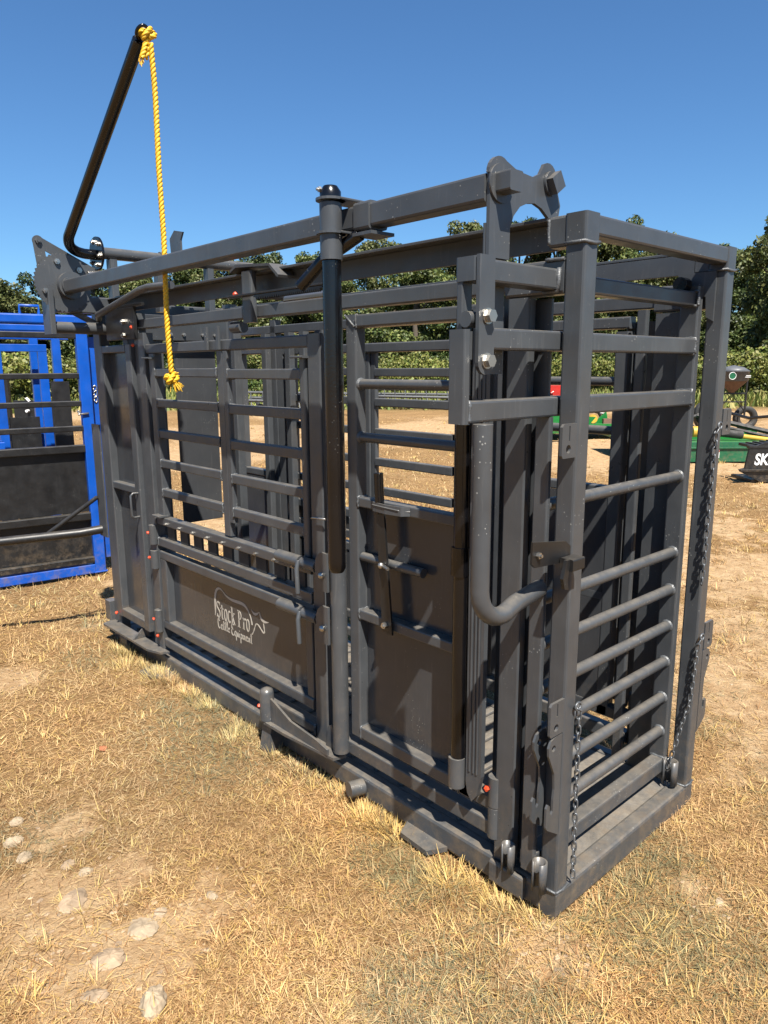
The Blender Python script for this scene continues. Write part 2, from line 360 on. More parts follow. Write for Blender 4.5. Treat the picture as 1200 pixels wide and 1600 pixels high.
def tufts(NT, r0, r1, nb, L, spread, half=.66, yellow=.5, cond=None, power=2, sc_=True):
    x, y, r = wedge(NT, r0, r1, half, power)
    keep = ~inside(x, y, .0) & (rng.random(NT) > bare(x, y)*.85)
    if cond is not None: keep &= cond(x, y)
    x, y, r = x[keep], y[keep], r[keep]; NT = len(x); sz = .6+.8*rng.random(NT)
    X_ = np.repeat(x, nb); Y_ = np.repeat(y, nb); R_ = np.repeat(r, nb); SZ = np.repeat(sz, nb); N = len(X_)
    a = rng.random(N)*6.283; rad = spread*SZ*rng.random(N)**.7; sc = np.maximum(1, R_/3) if sc_ else 1.
    Lr = (L[0]+(L[1]-L[0])*rng.random(N))*SZ; wd = (.0014+.0018*rng.random(N))*sc
    c = palette(N, X_, Y_); yk = np.repeat(rng.random(NT) < yellow, nb); yc = np.array([(.54, .39, .14), (.48, .34, .13), (.58, .45, .21)])[rng.integers(0, 3, N)]
    c[yk] = yc[yk]*(.85+.3*rng.random((yk.sum(), 1)))
    bx_, by_ = X_+np.cos(a)*rad, Y_+np.sin(a)*rad; ok = ~inside(bx_, by_, .004)
    parts.append(blades(bx_[ok], by_[ok], Lr[ok], (wd*np.ones(N))[ok], a[ok]+(rng.random(ok.sum())-.5), (.1+.75*rng.random(N))[ok], (.6*rng.random(N))[ok], c[ok]))
tufts(2200, 1.3, 9, 10, (.02, .062), .022)
tufts(1500, 4, 22, 14, (.03, .08), .06, yellow=.35)
# clumps crowding the chute's skids
def edge_tufts(px, py, nb, L, spread, yellow):
    N = nb; a = rng.random(N)*6.283; rad = spread*rng.random(N)**.6; x = px+np.cos(a)*rad; y = py+np.sin(a)*rad; ok = ~inside(x, y, .006); x, y, a = x[ok], y[ok], a[ok]; N = len(x)
    c = palette(N, x, y, .1)
    if yellow: c = np.array([(.52, .39, .15), (.45, .33, .13), (.58, .46, .22)])[rng.integers(0, 3, N)]*(.8+.35*rng.random((N, 1)))
    parts.append(blades(x, y, L[0]+(L[1]-L[0])*rng.random(N), .0014+.0016*rng.random(N), a, .1+.7*rng.random(N), .5*rng.random(N), c))
for k in range(70):
    yy = rng.random()*3.1; edge_tufts(-.03-.05*rng.random(), yy, 60, (.02, .065), .05, rng.random() < .5)
for (ex, ey, nn, hh) in ((-.10, 2.45, 220, .15), (-.16, 2.75, 240, .13), (-.1, 2.95, 160, .12), (-.14, 1.62, 200, .11), (-.09, .78, 260, .10), (-.10, .33, 320, .14), (-.07, .12, 220, .11), (-.05, .0, 160, .1), (.06, -.05, 160, .08), (.16, -.06, 260, .08), (.3, -.07, 260, .075), (.45, -.07, 180, .06), (.7, -.06, 140, .05), (.98, .02, 150, .05), (-.22, .4, 160, .09)):
    edge_tufts(ex, ey, int(nn*.8), (.015, hh*.62), .09, hh > .09)
# green verge grass in front of the trees
NV = 60000; u = rng.random(NV); dd = 25+u**1.3*32; tt = .742+(rng.random(NV)*2-1)*.72
vx, vy = CP.x+dd/np.cos(tt-.742)*np.sin(tt), CP.y+dd/np.cos(tt-.742)*np.cos(tt); kv = rng.random(NV) < verge(vx, vy); vx, vy = vx[kv], vy[kv]; NV = len(vx)
vc = np.array([(.13, .17, .04), (.20, .22, .06), (.30, .27, .10), (.17, .20, .05)])[rng.integers(0, 4, NV)]*(.75+.5*rng.random((NV, 1)))
parts.append(blades(vx, vy, .22+.45*rng.random(NV), .05+.06*rng.random(NV), rng.random(NV)*6.283, .1+.6*rng.random(NV), .4*rng.random(NV), vc))
off = 0; C_, Q_, K_ = [], [], []
for c, qd, k in parts: C_.append(c); Q_.append(qd+off); K_.append(k); off += len(c)
me = bpy.data.meshes.new('dry_grass'); np_mesh(me, np.concatenate(C_), np.concatenate(Q_))
kc = np.concatenate(K_); a = me.color_attributes.new('col', 'FLOAT_COLOR', 'POINT'); kc = kc*.77; a.data.foreach_set('color', np.concatenate([kc, np.ones((len(kc), 1))], 1).astype(np.float32).ravel())
me.materials.append(GRS); o = bpy.data.objects.new('dry_grass', me); COL.objects.link(o); o['kind'] = 'stuff'; o['label'] = 'matted dry straw-coloured grass with a few green blades'; o['category'] = 'grass'
del parts, C_, Q_, K_

# ------------------------------------------------------------------ THE GREY CATTLE CHUTE
W = .90
chute = root('cattle_chute', 'dark grey steel cattle squeeze chute with slide gate, standing on dry grass', 'cattle chute', (.45, 1.6, -.03))
# base and top frame
mk('base_frame', G().tube(1, (0, .06), (.06, 3.25), (-.03, .058), .012).tube(1, (W-.06, W), (.06, 3.25), (-.03, .058), .012)
   .tube(0, (0, W), (0, .0595), (-.03, .060), .010).tube(0, (.06, W-.06), (3.19, 3.25), (-.03, .056), .01), GR, chute)
mk('floor_plate', G().box((.06, W-.06), (.06, 3.19), (.035, .052)), FL, chute)
for k in range(20):
    yy = .30+k*.145; bx('floor_cleat', (.07, W-.07), (yy, yy+.022), (.0525, .068), FL, chute)
for x0 in (0, W-.06):
    p = mk('corner_post', G().tube(2, (x0, x0+.06), (0, .06), (.061, 1.925), .007), GR, chute)
    mk('weld_bead', G().pipe([(x0-.001, .0, .063), (x0+.03, -.003, .062), (x0+.061, .0, .063), (x0+.063, .03, .063)], .004, 6).pipe([(x0-.002, .06, .063), (x0-.003, .03, .062), (x0-.001, .0, .063)], .004, 6), WELD, p, True)
    mk('weld_bead', G().pipe([(x0-.003, .06, 1.928), (x0-.003, .0, 1.929), (x0+.03, -.004, 1.926), (x0+.062, -.002, 1.93)], .005, 6), WELD, p, True)
mk('front_header', G().tube(0, (.0615, W-.0615), (.001, .059), (1.947, 1.999), .007), GR, chute)
for x0 in (0, W-.06): mk('post_cap', G().tube(2, (x0-.002, x0+.062), (-.002, .062), (1.93, 2.001), .006), GR, chute)
tr = []
for x0, xw in ((0, (.048, .057)), (W-.058, (W-.057, W-.048))):
    mk('top_rail', G().box((x0, x0+.058), (.112, 3.25), (1.990, 2.0), .002).box(xw, (.112, 3.25), (1.922, 1.9895), .002).tube(1, (x0, x0+.058), (.063, .110), (1.922, 2.0), .008), GR, chute)
mk('rear_header', G().tube(0, (.06, W-.06), (3.19, 3.25), (1.93, 1.998), .008), GR, chute)

def side(s):
    """s=0 near side, s=1 far side; X mirrors the outward face"""
    X = (lambda a, b: (a, b)) if s == 0 else (lambda a, b: (W-b, W-a))
    x_ = (lambda a: a) if s == 0 else (lambda a: W-a)
    T = lambda name, ax, a, b, c, m=GR, p=chute, r=.005: mk(name, G().tube(ax, X(*a), b, c, r), m, p)
    # second rail and door post
    T('upper_rail', 1, (.003, .05), (.252, 3.05), (1.82, 1.868))
    T('rail_bracket', 1, (.0, .055), (.0615, .25), (1.805, 1.893), r=.008)
    T('inner_post', 2, (.0, .032), (.166, .240), (.06, 1.803))
    T('inner_post_flange', 2, (.052, .062), (.13, .238), (.06, 1.8), r=.002)
    T('guide_post', 2, (.056, .08), (.262, .30), (.06, 1.815))
    # edge channel with pointed foot and black drop rod
    ch = mk('edge_channel', G().prism([(.272, 1.78), (.338, 1.78), (.338, .30), (.33, .26), (.312, .235), (.292, .262), (.275, .335)], 0, *X(-.030, -.012)), GR, chute)
    for yy in (.288, .302, .318): mk('rib', G().tube(2, X(-.034, -.0295), (yy, yy+.007), (.34, 1.77), .002), GR, ch)
    rod('drop_rod', (x_(-.030), .372, .33), (x_(-.030), .372, 1.78), .024, BK if s == 0 else GR, chute, 16)
    mk('rod_cup', G().pipe([(x_(-.032), .374, .268), (x_(-.032), .374, .372)], .029, 16), GR, chute, True)
    mk('rod_clamp', G().tube(2, X(-.058, -.006), (.346, .40), (.985, 1.075), .02, 4), BK if s == 0 else GR, chute)
    h = rod('hinge_barrel', (x_(.012), .247, .235), (x_(.012), .247, .338), .024, GR, chute)
    mk('hinge_barrel', G().pipe([(x_(.012), .247, .125), (x_(.012), .247, .232)], .0235, 14), GR, chute, True)
    mk('grease_cap', G().blob((x_(-.014), .262, .298), .0085, 8, jit=.5), OR, h)
    # palpation door frame
    d = mk('side_door', G().tube(2, X(.003, .05), (.345, .398), (.215, 1.745), .006).tube(2, X(.003, .05), (.9, .955), (.215, 1.799), .006)
           .tube(1, X(.004, .049), (.345, .899), (1.755, 1.798), .006).tube(1, X(.003, .05), (.25, .899), (.213, .262), .006), GR, chute)
    mk('weld_bead', G().pipe([(x_(.001), .955, 1.799), (x_(.001), .903, 1.757)], .004, 6), WELD, d, True)
    for z in (1.562, 1.375):
        mk('door_bar', G().pipe([(x_(.026), .398, z), (x_(.026), .90, z)], .0175, 14), GR, d, True)
    mk('door_crossbar', G().tube(1, X(.004, .048), (.398, .90), (1.124, 1.160), .005), GR, d)
    mk('door_crossbar', G().tube(1, X(.004, .048), (.398, .90), (.697, .735), .005), GR, d)
    mk('door_panel', G().box(X(.044, .0475), (.398, .90), (.262, 1.124), .001), GD, d)
    T('lower_rail', 1, (.003, .05), (.262, 1.03), (.122, .175))
    # centre post (round) and hinge
    mk('centre_post', G().pipe([(x_(-.012), 1.0, .125), (x_(-.012), 1.0, 1.82)], .032, 20), GR, chute, True)
    # squeeze gate
    q = mk('squeeze_gate', G().tube(1, X(.003, .052), (1.182, 2.555), (1.695, 1.742), .006).tube(2, X(.0, .055), (1.10, 1.18), (.10, 1.744), .007)
           .tube(2, X(.004, .05), (2.47, 2.53), (.858, 1.694), .006).tube(2, X(.008, .036), (1.806, 1.862), (.862, 1.694), .006).tube(2, X(.004, .03), (1.766, 1.803), (.93, 1.694), .006)
           .tube(2, X(-.004, .02), (1.192, 1.228), (.87, 1.66), .008), GR, chute)
    for z in (1.60, 1.448, 1.292, 1.138, .985):
        mk('squeeze_bar', G().tube(1, X(.006, .04), (1.863, 2.47), (z-.021, z+.020), .005), GR, q)
        mk('squeeze_bar', G().tube(1, X(.002, .036), (1.228, 1.765), (z-.026, z+.016), .005), GR, q)
    T('bolt_rail', 1, (.0, .05), (1.19, 2.545), (.808, .852))
    T('flap_rail', 1, (.0, .05), (1.19, 2.545), (.688, .733))
    for k in range(9):
        yy = 1.30+k*.142
        f = mk('rubber_flap', G().box(X(.022, .034), (yy-.04, yy+.04), (.735, .806), .003), RB, chute)
        mk('bolt', G().hexbolt((x_(-.0), yy+.005, .822), (-1 if s == 0 else 1, 0, 0), .008, .007), ZN, f)
    # lower panel
    pf = mk('lower_gate', G().tube(1, X(.0, .05), (1.195, 2.54), (.617, .662), .006).tube(2, X(.0, .05), (2.478, 2.54), (.274, .616), .006)
            .tube(1, X(.0, .06), (1.195, 2.545), (.224, .273), .008).tube(2, X(.008, .05), (1.2, 1.245), (.274, .616), .005), GR, chute)
    mk('gate_panel', G().box(X(.040, .044), (1.245, 2.478), (.273, .617), .001), GD, pf)
    T('lower_rail', 1, (.003, .055), (1.19, 2.63), (.112, .160), r=.008)
    # hinge column towards the head gate
    hc = T('hinge_column', 2, (-.005, .05), (2.556, 2.625), (.10, 1.80))
    for (z0, z1) in ((.695, .80), (.56, .66), (.20, .325)):
        hb = mk('hinge_barrel', G().pipe([(x_(-.012), 2.575, z0), (x_(-.012), 2.575, z1)], .023, 14), GR, chute, True)
        mk('grease_cap', G().blob((x_(-.036), 2.59, (z0+z1)/2+.01), .0085, 8, jit=.5, seed=int(z0*100)), OR, hb)
    # head door
    T('head_post', 2, (-.002, .055), (3.125, 3.215), (-.02, 2.02))
    T('head_post', 2, (.004, .05), (2.63, 2.685), (.09, 1.90))
    hd = mk('head_door', G().tube(2, X(-.02, .03), (2.69, 2.755), (.165, 1.745), .006).tube(2, X(-.02, .03), (3.055, 3.12), (.165, 1.745), .006)
            .tube(1, X(-.02, .03), (2.755, 3.055), (1.705, 1.745), .006).tube(1, X(-.02, .03), (2.755, 3.055), (.165, .215), .006).tube(1, X(-.016, .03), (2.755, 3.055), (.945, .985), .005), GR, chute)
    mk('door_panel', G().box(X(.022, .026), (2.755, 3.055), (.215, 1.705 if s == 0 else .945), .001), GD, hd)
    if s == 0:
        mk('handle', G().pipe([(-.02, 2.715, .955), (-.05, 2.715, .957), (-.062, 2.716, .945), (-.063, 2.716, .835), (-.05, 2.715, .823), (-.02, 2.715, .825)], .0065, 8), GR, hd, True)
    # ledge near head
    mk('step_ledge', G().prism([(x_(.0), 2.50), (x_(-.045), 2.52), (x_(-.075), 2.62), (x_(-.085), 3.2), (x_(.0), 3.24)], 2, .088, .100), GR, chute)
    mk('ledge_fin', G().prism([(x_(-.0), .102), (x_(-.072), .102), (x_(-.0), .165)], 1, 2.80, 2.812), GR, chute)
    T('skid_foot', 1, (-.035, -.001), (2.99, 3.09), (-.03, .05), r=.015)
    mk('skid_plate', G().prism([(x_(-.0), 2.42), (x_(-.12), 2.50), (x_(-.13), 2.62), (x_(-.0), 2.66)], 2, -.028, -.012), GR, chute)
    # hinge bracket low at the centre post
    mk('hinge_bracket', G().prism([(x_(-.0), .985), (x_(-.055), 1.0), (x_(-.082), 1.30), (x_(-.085), 1.47), (x_(-.07), 1.50), (x_(-.0), 1.50)], 2, .098, .110)
       .prism([(1.46, .111), (1.03, .111), (1.03, .135), (1.10, .15), (1.28, .165), (1.40, .21), (1.46, .225)], 0, *X(-.062, -.052)), GR, chute)
    kb = mk('hinge_knob', G().pipe([(x_(-.058), 1.455, .111), (x_(-.058), 1.455, .235), (x_(-.058), 1.455, .25), (x_(-.058), 1.455, .258)], .03, 16, rs=[.033, .031, .026, .008]), GR, chute, True)
    mk('grease_cap', G().blob((x_(-.088), 1.475, .175), .0085, 8, jit=.5, seed=4), OR, kb)
    mk('bracket_gusset', G().prism([(1.02, .111), (1.10, .111), (1.085, .20), (1.06, .215)], 0, *X(-.012, -.002)), GR, chute)
    mk('bracket_foot', G().prism([(x_(-.0), -.03), (x_(-.085), -.03), (x_(-.06), .095), (x_(-.0), .095)], 1, 1.42, 1.485), GR, chute)
    mk('pin_socket', G().pipe([(x_(-.0), .885, .018), (x_(-.060), .90, .020)], .031, 18), GR, chute, True)
    mk('ramp_plate', G().prism([(x_(-.0), .44), (x_(-.07), .475), (x_(-.062), .61), (x_(-.0), .64)], 2, -.03, -.012), GR, chute)
    T('base_ear', 1, (-.02, -.001), (.11, .24), (-.02, .059), r=.01)
    return d, q, pf
dn, qn, pn = side(0)
df, qf, pf_ = side(1)

# near-side latches ---------------------------------------------------
for z in (.862, .652):
    sl = mk('latch_sleeve', G().pipe([(-.026, 1.375, z), (-.026, 1.22, z)], .024, 16).pipe([(-.026, 1.205, z), (-.026, 1.11, z)], .024, 16), GR, chute, True)
    mk('pin', G().pipe([(-.026, 1.11, z), (-.026, 1.055, z)], .016, 14), ZN, sl, True)
    mk('latch_handle', G().pipe([(-.045, 1.21, z+.01), (-.058, 1.205, z-.02), (-.058, 1.20, z-.12)], .0095, 10), ZN if False else GR, sl, True)
    pl = mk('latch_plate', G().prism([(1.012, z-.075), (1.075, z-.075), (1.083, z-.03), (1.085, z+.03), (1.075, z+.055), (1.05, z+.075), (1.012, z+.075)], 0, -.058, -.047), GR, chute)
    mk('ball_bolt', G().blob((-.066, 1.035, z-.01), .0135, 12), ZN, pl, True)
# squeeze gate hinge cup bits and top pivot loop
for yy, z in ((1.21, 1.655), (2.50, .855), (2.50, 1.668), (1.21, .865)):
    mk('pivot_cap', G().box((-.03, .03), (yy-.04, yy+.04), (z, z+.009)), GR, qn)
mk('gate_stop', G().tube(2, (-.012, .0), (1.90, 1.925), (1.70, 1.80), .003).tube(2, (-.012, .0), (1.80, 1.825), (1.70, 1.80), .003), GR, qn)
rod('pivot_pin', (.03, 1.74, 1.79), (.03, 1.66, 1.79), .024, GR, chute)
mk('wire_hook', G().pipe([(-.012, 1.16, 1.045), (-.014, 1.15, 1.05), (-.014, 1.07, 1.055)], .004, 6), ZN, chute, True)
# door lever on the palpation door
lv = mk('door_lever', G().prism([(.705, .69), (.755, .69), (.785, 1.13), (.745, 1.13)], 0, -.012, -.004), BM, dn)
mk('lever_grip', G().pipe([(-.008, .768, 1.12), (-.008, .774, 1.262)], .0165, 14), BK, lv, True)
mk('lever_bolt', G().hexbolt((-.012, .738, .72), (-1, 0, 0), .012, .012), ZN, lv)
mk('door_latch_rod', G().pipe([(.022, .895, .937), (.018, .60, .937)], .0165, 14).pipe([(.018, .605, .937), (.018, .58, .937)], .0168, 14), GR, dn, True)
mk('latch_bolt', G().pipe([(-.012, .76, .938), (-.034, .70, .938)], .006, 8).blob((-.02, .752, .938), .012, 8), ZN, dn, True)
mk('lever_guide', G().pipe([(.003, .80, 1.145), (-.022, .79, 1.150), (-.03, .72, 1.150), (-.024, .66, 1.147), (.003, .63, 1.143)], .003, 4)
   .prism([(.003, .80), (-.022, .79), (-.03, .72), (-.022, .65), (.003, .63), (.003, .636), (-.018, .655), (-.024, .72), (-.018, .785), (.003, .793)], 2, 1.128, 1.160), GR, dn)

# logo ------------------------------------------------------------------
def ribbon(g, pts, ws, y0, z0, sy, sz, sk=0.):
    """stroke as a thin slab on the near panel: u runs right (towards -Y)"""
    P = [Vector((p[0], p[1])) for p in pts]; L_, R_ = [], []
    for i, p in enumerate(P):
        t = (P[min(i+1, len(P)-1)]-P[max(i-1, 0)]); t = t.normalized() if t.length else Vector((1, 0)); nn = Vector((-t.y, t.x))
        wv = ws[i] if isinstance(ws, (list, tuple)) else ws
        L_.append(p+nn*wv/2); R_.append(p-nn*wv/2)
    k = len(P); vs = []
    for xx in (.0385, .0397):
        for q_ in L_+R_: vs.append((xx, y0-q_.x*sy, z0+q_.y*sz))
    fs = []
    for i in range(k-1):
        fs += [(i, i+1, k+i+1, k+i), (2*k+i, 3*k+i, 3*k+i+1, 2*k+i+1), (i, 2*k+i, 2*k+i+1, i+1), (k+i, k+i+1, 3*k+i+1, 3*k+i)]
    g.add(vs, fs)
def bez(P, n_=14):
    out_ = []
    for k in range(0, len(P)-1, 3):
        a, b_, c, d_ = [Vector(p) for p in P[k:k+4]]
        for i in range(n_+(k+3 >= len(P)-1)):
            t = i/n_; out_.append(tuple((1-t)**3*a+3*(1-t)**2*t*b_+3*(1-t)*t*t*c+t**3*d_))
    return out_
LY, LZ = 2.045, .405; LS = .47      # logo origin (left-bottom) ; unit = panel metres * LS
g = G()
def wv(n_, a, b_, c): return [a+(b_-a)*math.sin(math.pi*i/(n_-1)) if True else c for i in range(n_)]
B1 = bez([(0, .02), (.02, .08), (.0, .16), (.02, .24), (.05, .36), (.14, .36), (.22, .30), (.36, .24), (.50, .30), (.60, .27), (.66, .24), (.70, .20), (.72, .10)])
ribbon(g, B1, [.006+.022*abs(math.sin(math.pi*i/(len(B1)-1)*2.2))+.004 for i in range(len(B1))], LY, LZ, LS, LS)
B2 = bez([(.715, .26), (.76, .21), (.80, .22), (.86, .27)]); ribbon(g, B2, wv(len(B2), .002, .026, 0), LY, LZ, LS, LS)
B3 = bez([(.865, .27), (.87, .20), (.92, .17), (1.02, .205)]); ribbon(g, B3, wv(len(B3), .004, .028, 0), LY, LZ, LS, LS)
B4 = bez([(.925, .17), (.935, .10), (.95, .08), (.925, .07), (.88, .08), (.83, .16), (.79, .125), (.76, .08), (.75, .03), (.71, .0)]); ribbon(g, B4, [.009+.007*math.sin(i*.5)**2 for i in range(len(B4))], LY, LZ, LS, LS)
mk('logo_outline', g, PR, pn)
def glyphs(name, strokes_by_char, txt, x, y, h, adv, wthick, serif):
    g = G()
    for ch_ in txt:
        if ch_ == ' ': x += adv*.6*h; continue
        for pts, wf in strokes_by_char[ch_][1]:
            ribbon(g, [(x+px_*h, y+py_*h) for px_, py_ in pts], wf*wthick*h, LY, LZ, LS, LS)
        x += (strokes_by_char[ch_][0]+adv*.12)*h
    mk(name, g, PR, pn)
def ell(cx, cy, rx, ry, a0=0, a1=360, n_=18): return [(cx+rx*math.cos(math.radians(a0+(a1-a0)*i/n_)), cy+ry*math.sin(math.radians(a0+(a1-a0)*i/n_))) for i in range(n_+1)]
T1, T2 = 1.0, .58
SER = {'S': (.42, [(bez([(.36, .78), (.33, 1.02), (.04, 1.02), (.05, .76), (.06, .52), (.38, .50), (.37, .24), (.36, -.03), (.06, -.03), (.03, .24)]), T1*.85), ([(.36, .78), (.36, .97)], T2), ([(.03, .24), (.03, .03)], T2)]),
       't': (.30, [([(.13, .86), (.13, .1), (.18, .02), (.26, .05)], T1), ([(-.02, .64), (.31, .64)], T2*1.2)]),
       'o': (.36, [(ell(.18, .34, .14, .34), T1*.85)]), 'c': (.32, [(ell(.18, .34, .14, .34, 50, 320), T1*.85)]),
       'k': (.38, [([(.1, 0), (.1, 1.0)], T1), ([(.0, .02), (.2, .02)], T2), ([(.12, .33), (.31, .65)], T2), ([(.17, .42), (.34, .02)], T1*.85), ([(.24, .65), (.38, .65)], T2), ([(.26, .02), (.41, .02)], T2), ([(.0, .98), (.1, .98)], T2)]),
       'P': (.46, [([(.12, 0), (.12, .97)], T1*1.1), ([(.0, .02), (.25, .02)], T2), ([(.0, .96), (.2, .96)], T2), (bez([(.12, .95), (.45, .98), (.45, .45), (.12, .48)]), T1*.8)]),
       'r': (.30, [([(.1, 0), (.1, .66)], T1), ([(.0, .02), (.2, .02)], T2), ([(.0, .64), (.1, .64)], T2), (bez([(.1, .44), (.16, .62), (.26, .70), (.35, .58)]), T1*.95)])}
glyphs('logo_words', SER, 'Stock Pro', .035, .012, .18, .45, .092, True)
SCR = {'C': (.5, [(ell(.26, .5, .22, .48, 60, 310), 1), (ell(.32, .82, .07, .1, 60, 330), .8)]), 'a': (.32, [(ell(.14, .22, .12, .2), 1), ([(.26, .42), (.25, .06), (.34, .06)], 1)]),
       't': (.24, [([(.12, .85), (.1, .08), (.24, .06)], 1), ([(.0, .62), (.24, .66)], .8)]), 'l': (.2, [(bez([(.02, .1), (.2, .5), (.2, 1.1), (.1, .9), (.04, .6), (.02, .0), (.2, .08)]), .9)]),
       'e': (.28, [(bez([(.02, .2), (.3, .3), (.2, .5), (.1, .4), (.0, .2), (.1, -.05), (.28, .1)]), 1)]), 'E': (.5, [(ell(.28, .74, .17, .24, 40, 290), 1), (ell(.28, .25, .22, .27, 90, 330), 1)]),
       'q': (.32, [(ell(.14, .22, .12, .2), 1), ([(.26, .42), (.25, -.4), (.32, -.3)], 1)]), 'u': (.32, [([(.03, .4), (.04, .06), (.16, .04), (.22, .4), (.23, .05), (.32, .06)], 1)]),
       'i': (.16, [([(.06, .4), (.06, .06), (.15, .06)], 1), ([(.07, .6), (.08, .66)], 1)]), 'p': (.32, [([(.05, .42), (.04, -.4)], 1), (ell(.16, .22, .11, .19), 1)]),
       'm': (.46, [([(.03, .4), (.04, .03)], 1), (bez([(.04, .2), (.12, .5), (.2, .45), (.19, .03)]), 1), (bez([(.19, .2), (.28, .5), (.36, .45), (.36, .05)]), 1), ([(.36, .05), (.46, .08)], 1)]),
       'n': (.34, [([(.03, .4), (.04, .03)], 1), (bez([(.04, .2), (.14, .5), (.24, .45), (.23, .05)]), 1), ([(.23, .05), (.34, .08)], 1)])}
glyphs('logo_script', SCR, 'Cattle Equipment', .045, -.105, .12, .35, .10, False)

# slide gate at the entrance ------------------------------------------
sg = mk('slide_gate', G().tube(2, (.802, .836), (.07, .135), (.075, 1.88), .006).tube(2, (-.022, -.004), (.071, .118), (.10, 1.485), .004)
        .tube(0, (-.02, .80), (.07, .12), (.11, .165), .006), GR, chute)
for z in (1.658, 1.486): mk('gate_crossbar', G().tube(0, (-.36 if z < 1.5 else -.28, .80), (.069, .122), (z, z+.052), .006), GR, sg)
mk('gate_crossbar', G().tube(0, (.05, .80), (.08, .13), (1.815, 1.862), .006), GR, sg)
mk('gate_crossbar', G().tube(0, (-.28, -.005), (.075, .135), (1.815, 1.868), .006), GR, sg)
mk('weld_bead', G().pipe([(-.003, .074, 1.87), (-.006, .072, 1.84), (-.003, .074, 1.812), (-.003, .12, 1.81)], .006, 6), WELD, sg, True)
for z in (1.238, .962, .822, .684, .545, .403, .268):
    r_ = mk('gate_rung', G().pipe([(-.02, .098, z), (.803, .098, z)], .0185, 16), GR, sg, True)
    mk('weld_bead', G().pipe([(.795, .098, z), (.803, .098, z)], .0225, 12, rs=[.0195, .024]), WELD, r_, True)
# outer arm of the gate
oa = mk('outer_arm', G().tube(2, (-.376, -.354), (.068, .118), (1.484, 1.704), .004), GR, chute)
mk('arm_link', G().tube(2, (-.352, -.338), (.075, .11), (1.635, 1.70), .003), GR, oa)
mk('link_block', G().tube(2, (-.338, -.284), (.070, .133), (1.815, 1.870), .006).tube(2, (-.336, -.30), (.112, .130), (1.55, 1.814), .003), GR, chute)
rod('link_roller', (-.345, .094, 1.728), (-.30, .094, 1.728), .019, GR, chute)
hp = mk('hanger_plate', G().prism([(-.338, 1.872)]+[(-.283, 1.872), (-.281, 1.66)]+arc(-.3095, 1.628, .0285, 0, -180, 10)+[(-.338, 1.66)], 1, .058, .068), GR, chute)
for z in (1.735, 1.632): mk('hex_bolt', G().hexbolt((-.308, .058, z), (0, -1, 0), .0155, .018, False).pipe([(-.308, .058, z), (-.308, .054, z)], .019, 14), ZN, hp)
# U shaped push handle
up = [(-.325, .05, 1.484), (-.325, .05, 1.07)]+[(-.325+.085-.085*math.cos(t), .05, 1.07-.085*math.sin(t)) for t in [i*math.pi/2/8*1.25 for i in range(1, 8)]]
last = Vector(up[-1]); up += [tuple(last+Vector((.06, 0.01, .012))), (-.022, .085, 1.005)]
mk('push_handle', G().pipe(up, .0242, 18), GR, chute, True)
mk('latch_plate', G().prism([(-.178, 1.178), (-.03, 1.157), (-.006, 1.14), (-.006, 1.098), (-.165, 1.108), (-.18, 1.12)], 1, .0, .006), BM, chute)
lp = mk('latch_catch', G().tube(0, (-.06, -.004), (-.045, -.003), (1.085, 1.118), .004).prism([(-.075, 1.118), (-.058, 1.118), (-.068, 1.06), (-.062, 1.035), (-.08, 1.04), (-.09, 1.07)], 1, -.036, -.026), BM, chute)
mk('hex_bolt', G().hexbolt((-.155, 0, 1.14), (0, -1, 0), .009, .008), ZN, lp)
# slotted and hooked plates on both corner posts
def slot(cx, z0, z1): return [(cx-.0025, z0), (cx+.0025, z0), (cx+.0025, z1), (cx-.0025, z1)]
for sgn, xe in ((-1, 0.), (1, W)):
    for (za, zb) in ((1.382, 1.472), (.592, .694)):
        o1 = [(xe+sgn*.002, za), (xe+sgn*.062, za), (xe+sgn*.068, za+.008), (xe+sgn*.068, zb-.008), (xe+sgn*.06, zb), (xe+sgn*.002, zb)]
        curve_plate('slotted_plate', o1, [slot(xe+sgn*.035, zb-.045, zb-.006), arc(xe+sgn*.038, za+.024, .011, 0, 345, 14)], 1, .003, .008, GR, chute)
    for yy in (.003, .055):
        o2 = [(xe+sgn*.002, .585)]+[(xe+sgn*a_, b_) for a_, b_ in ((.03, .588), (.055, .58), (.066, .56), (.064, .535), (.05, .505), (.034, .47), (.03, .42), (.034, .39), (.034, .352), (.04, .342), (.048, .35), (.05, .375), (.058, .382), (.066, .372), (.066, .312), (.058, .30))]+[(xe+sgn*.002, .262)]
        curve_plate('hook_plate', o2, [arc(xe+sgn*.042, .553, .0095, 0, 345, 14)], 1, yy+.002 if yy < .01 else yy, .007, GR, chute)
# chain pockets at the posts
def pocket(cx, cy, z0, z1, ry, rx):
    g = G(); ring = []
    for z in (z0, z1):
        for rr in (1, .78):
            ring.append([(cx+rx*rr*math.cos(t), cy+ry*rr*math.sin(t), z) for t in [math.radians(-150+i*300/14) for i in range(15)]])
    vs = sum(ring, []); n_ = 15; fs = []
    for i in range(n_-1):
        fs += [(i, i+1, 2*n_+i+1, 2*n_+i), (n_+i, 3*n_+i, 3*n_+i+1, n_+i+1), (2*n_+i, 2*n_+i+1, 3*n_+i+1, 3*n_+i), (i, n_+i, n_+i+1, i+1)]
    fs += [(0, 2*n_, 3*n_, n_), (n_-1, 2*n_-1, 4*n_-1, 3*n_-1)]
    return mk('chain_pocket', g.add(vs, fs), GR, chute, True)
pocket(-.024, .045, .062, .160, .024, .022); pocket(-.022, .165, .062, .155, .022, .020); pocket(.80, .045, .072, .168, .03, .022)

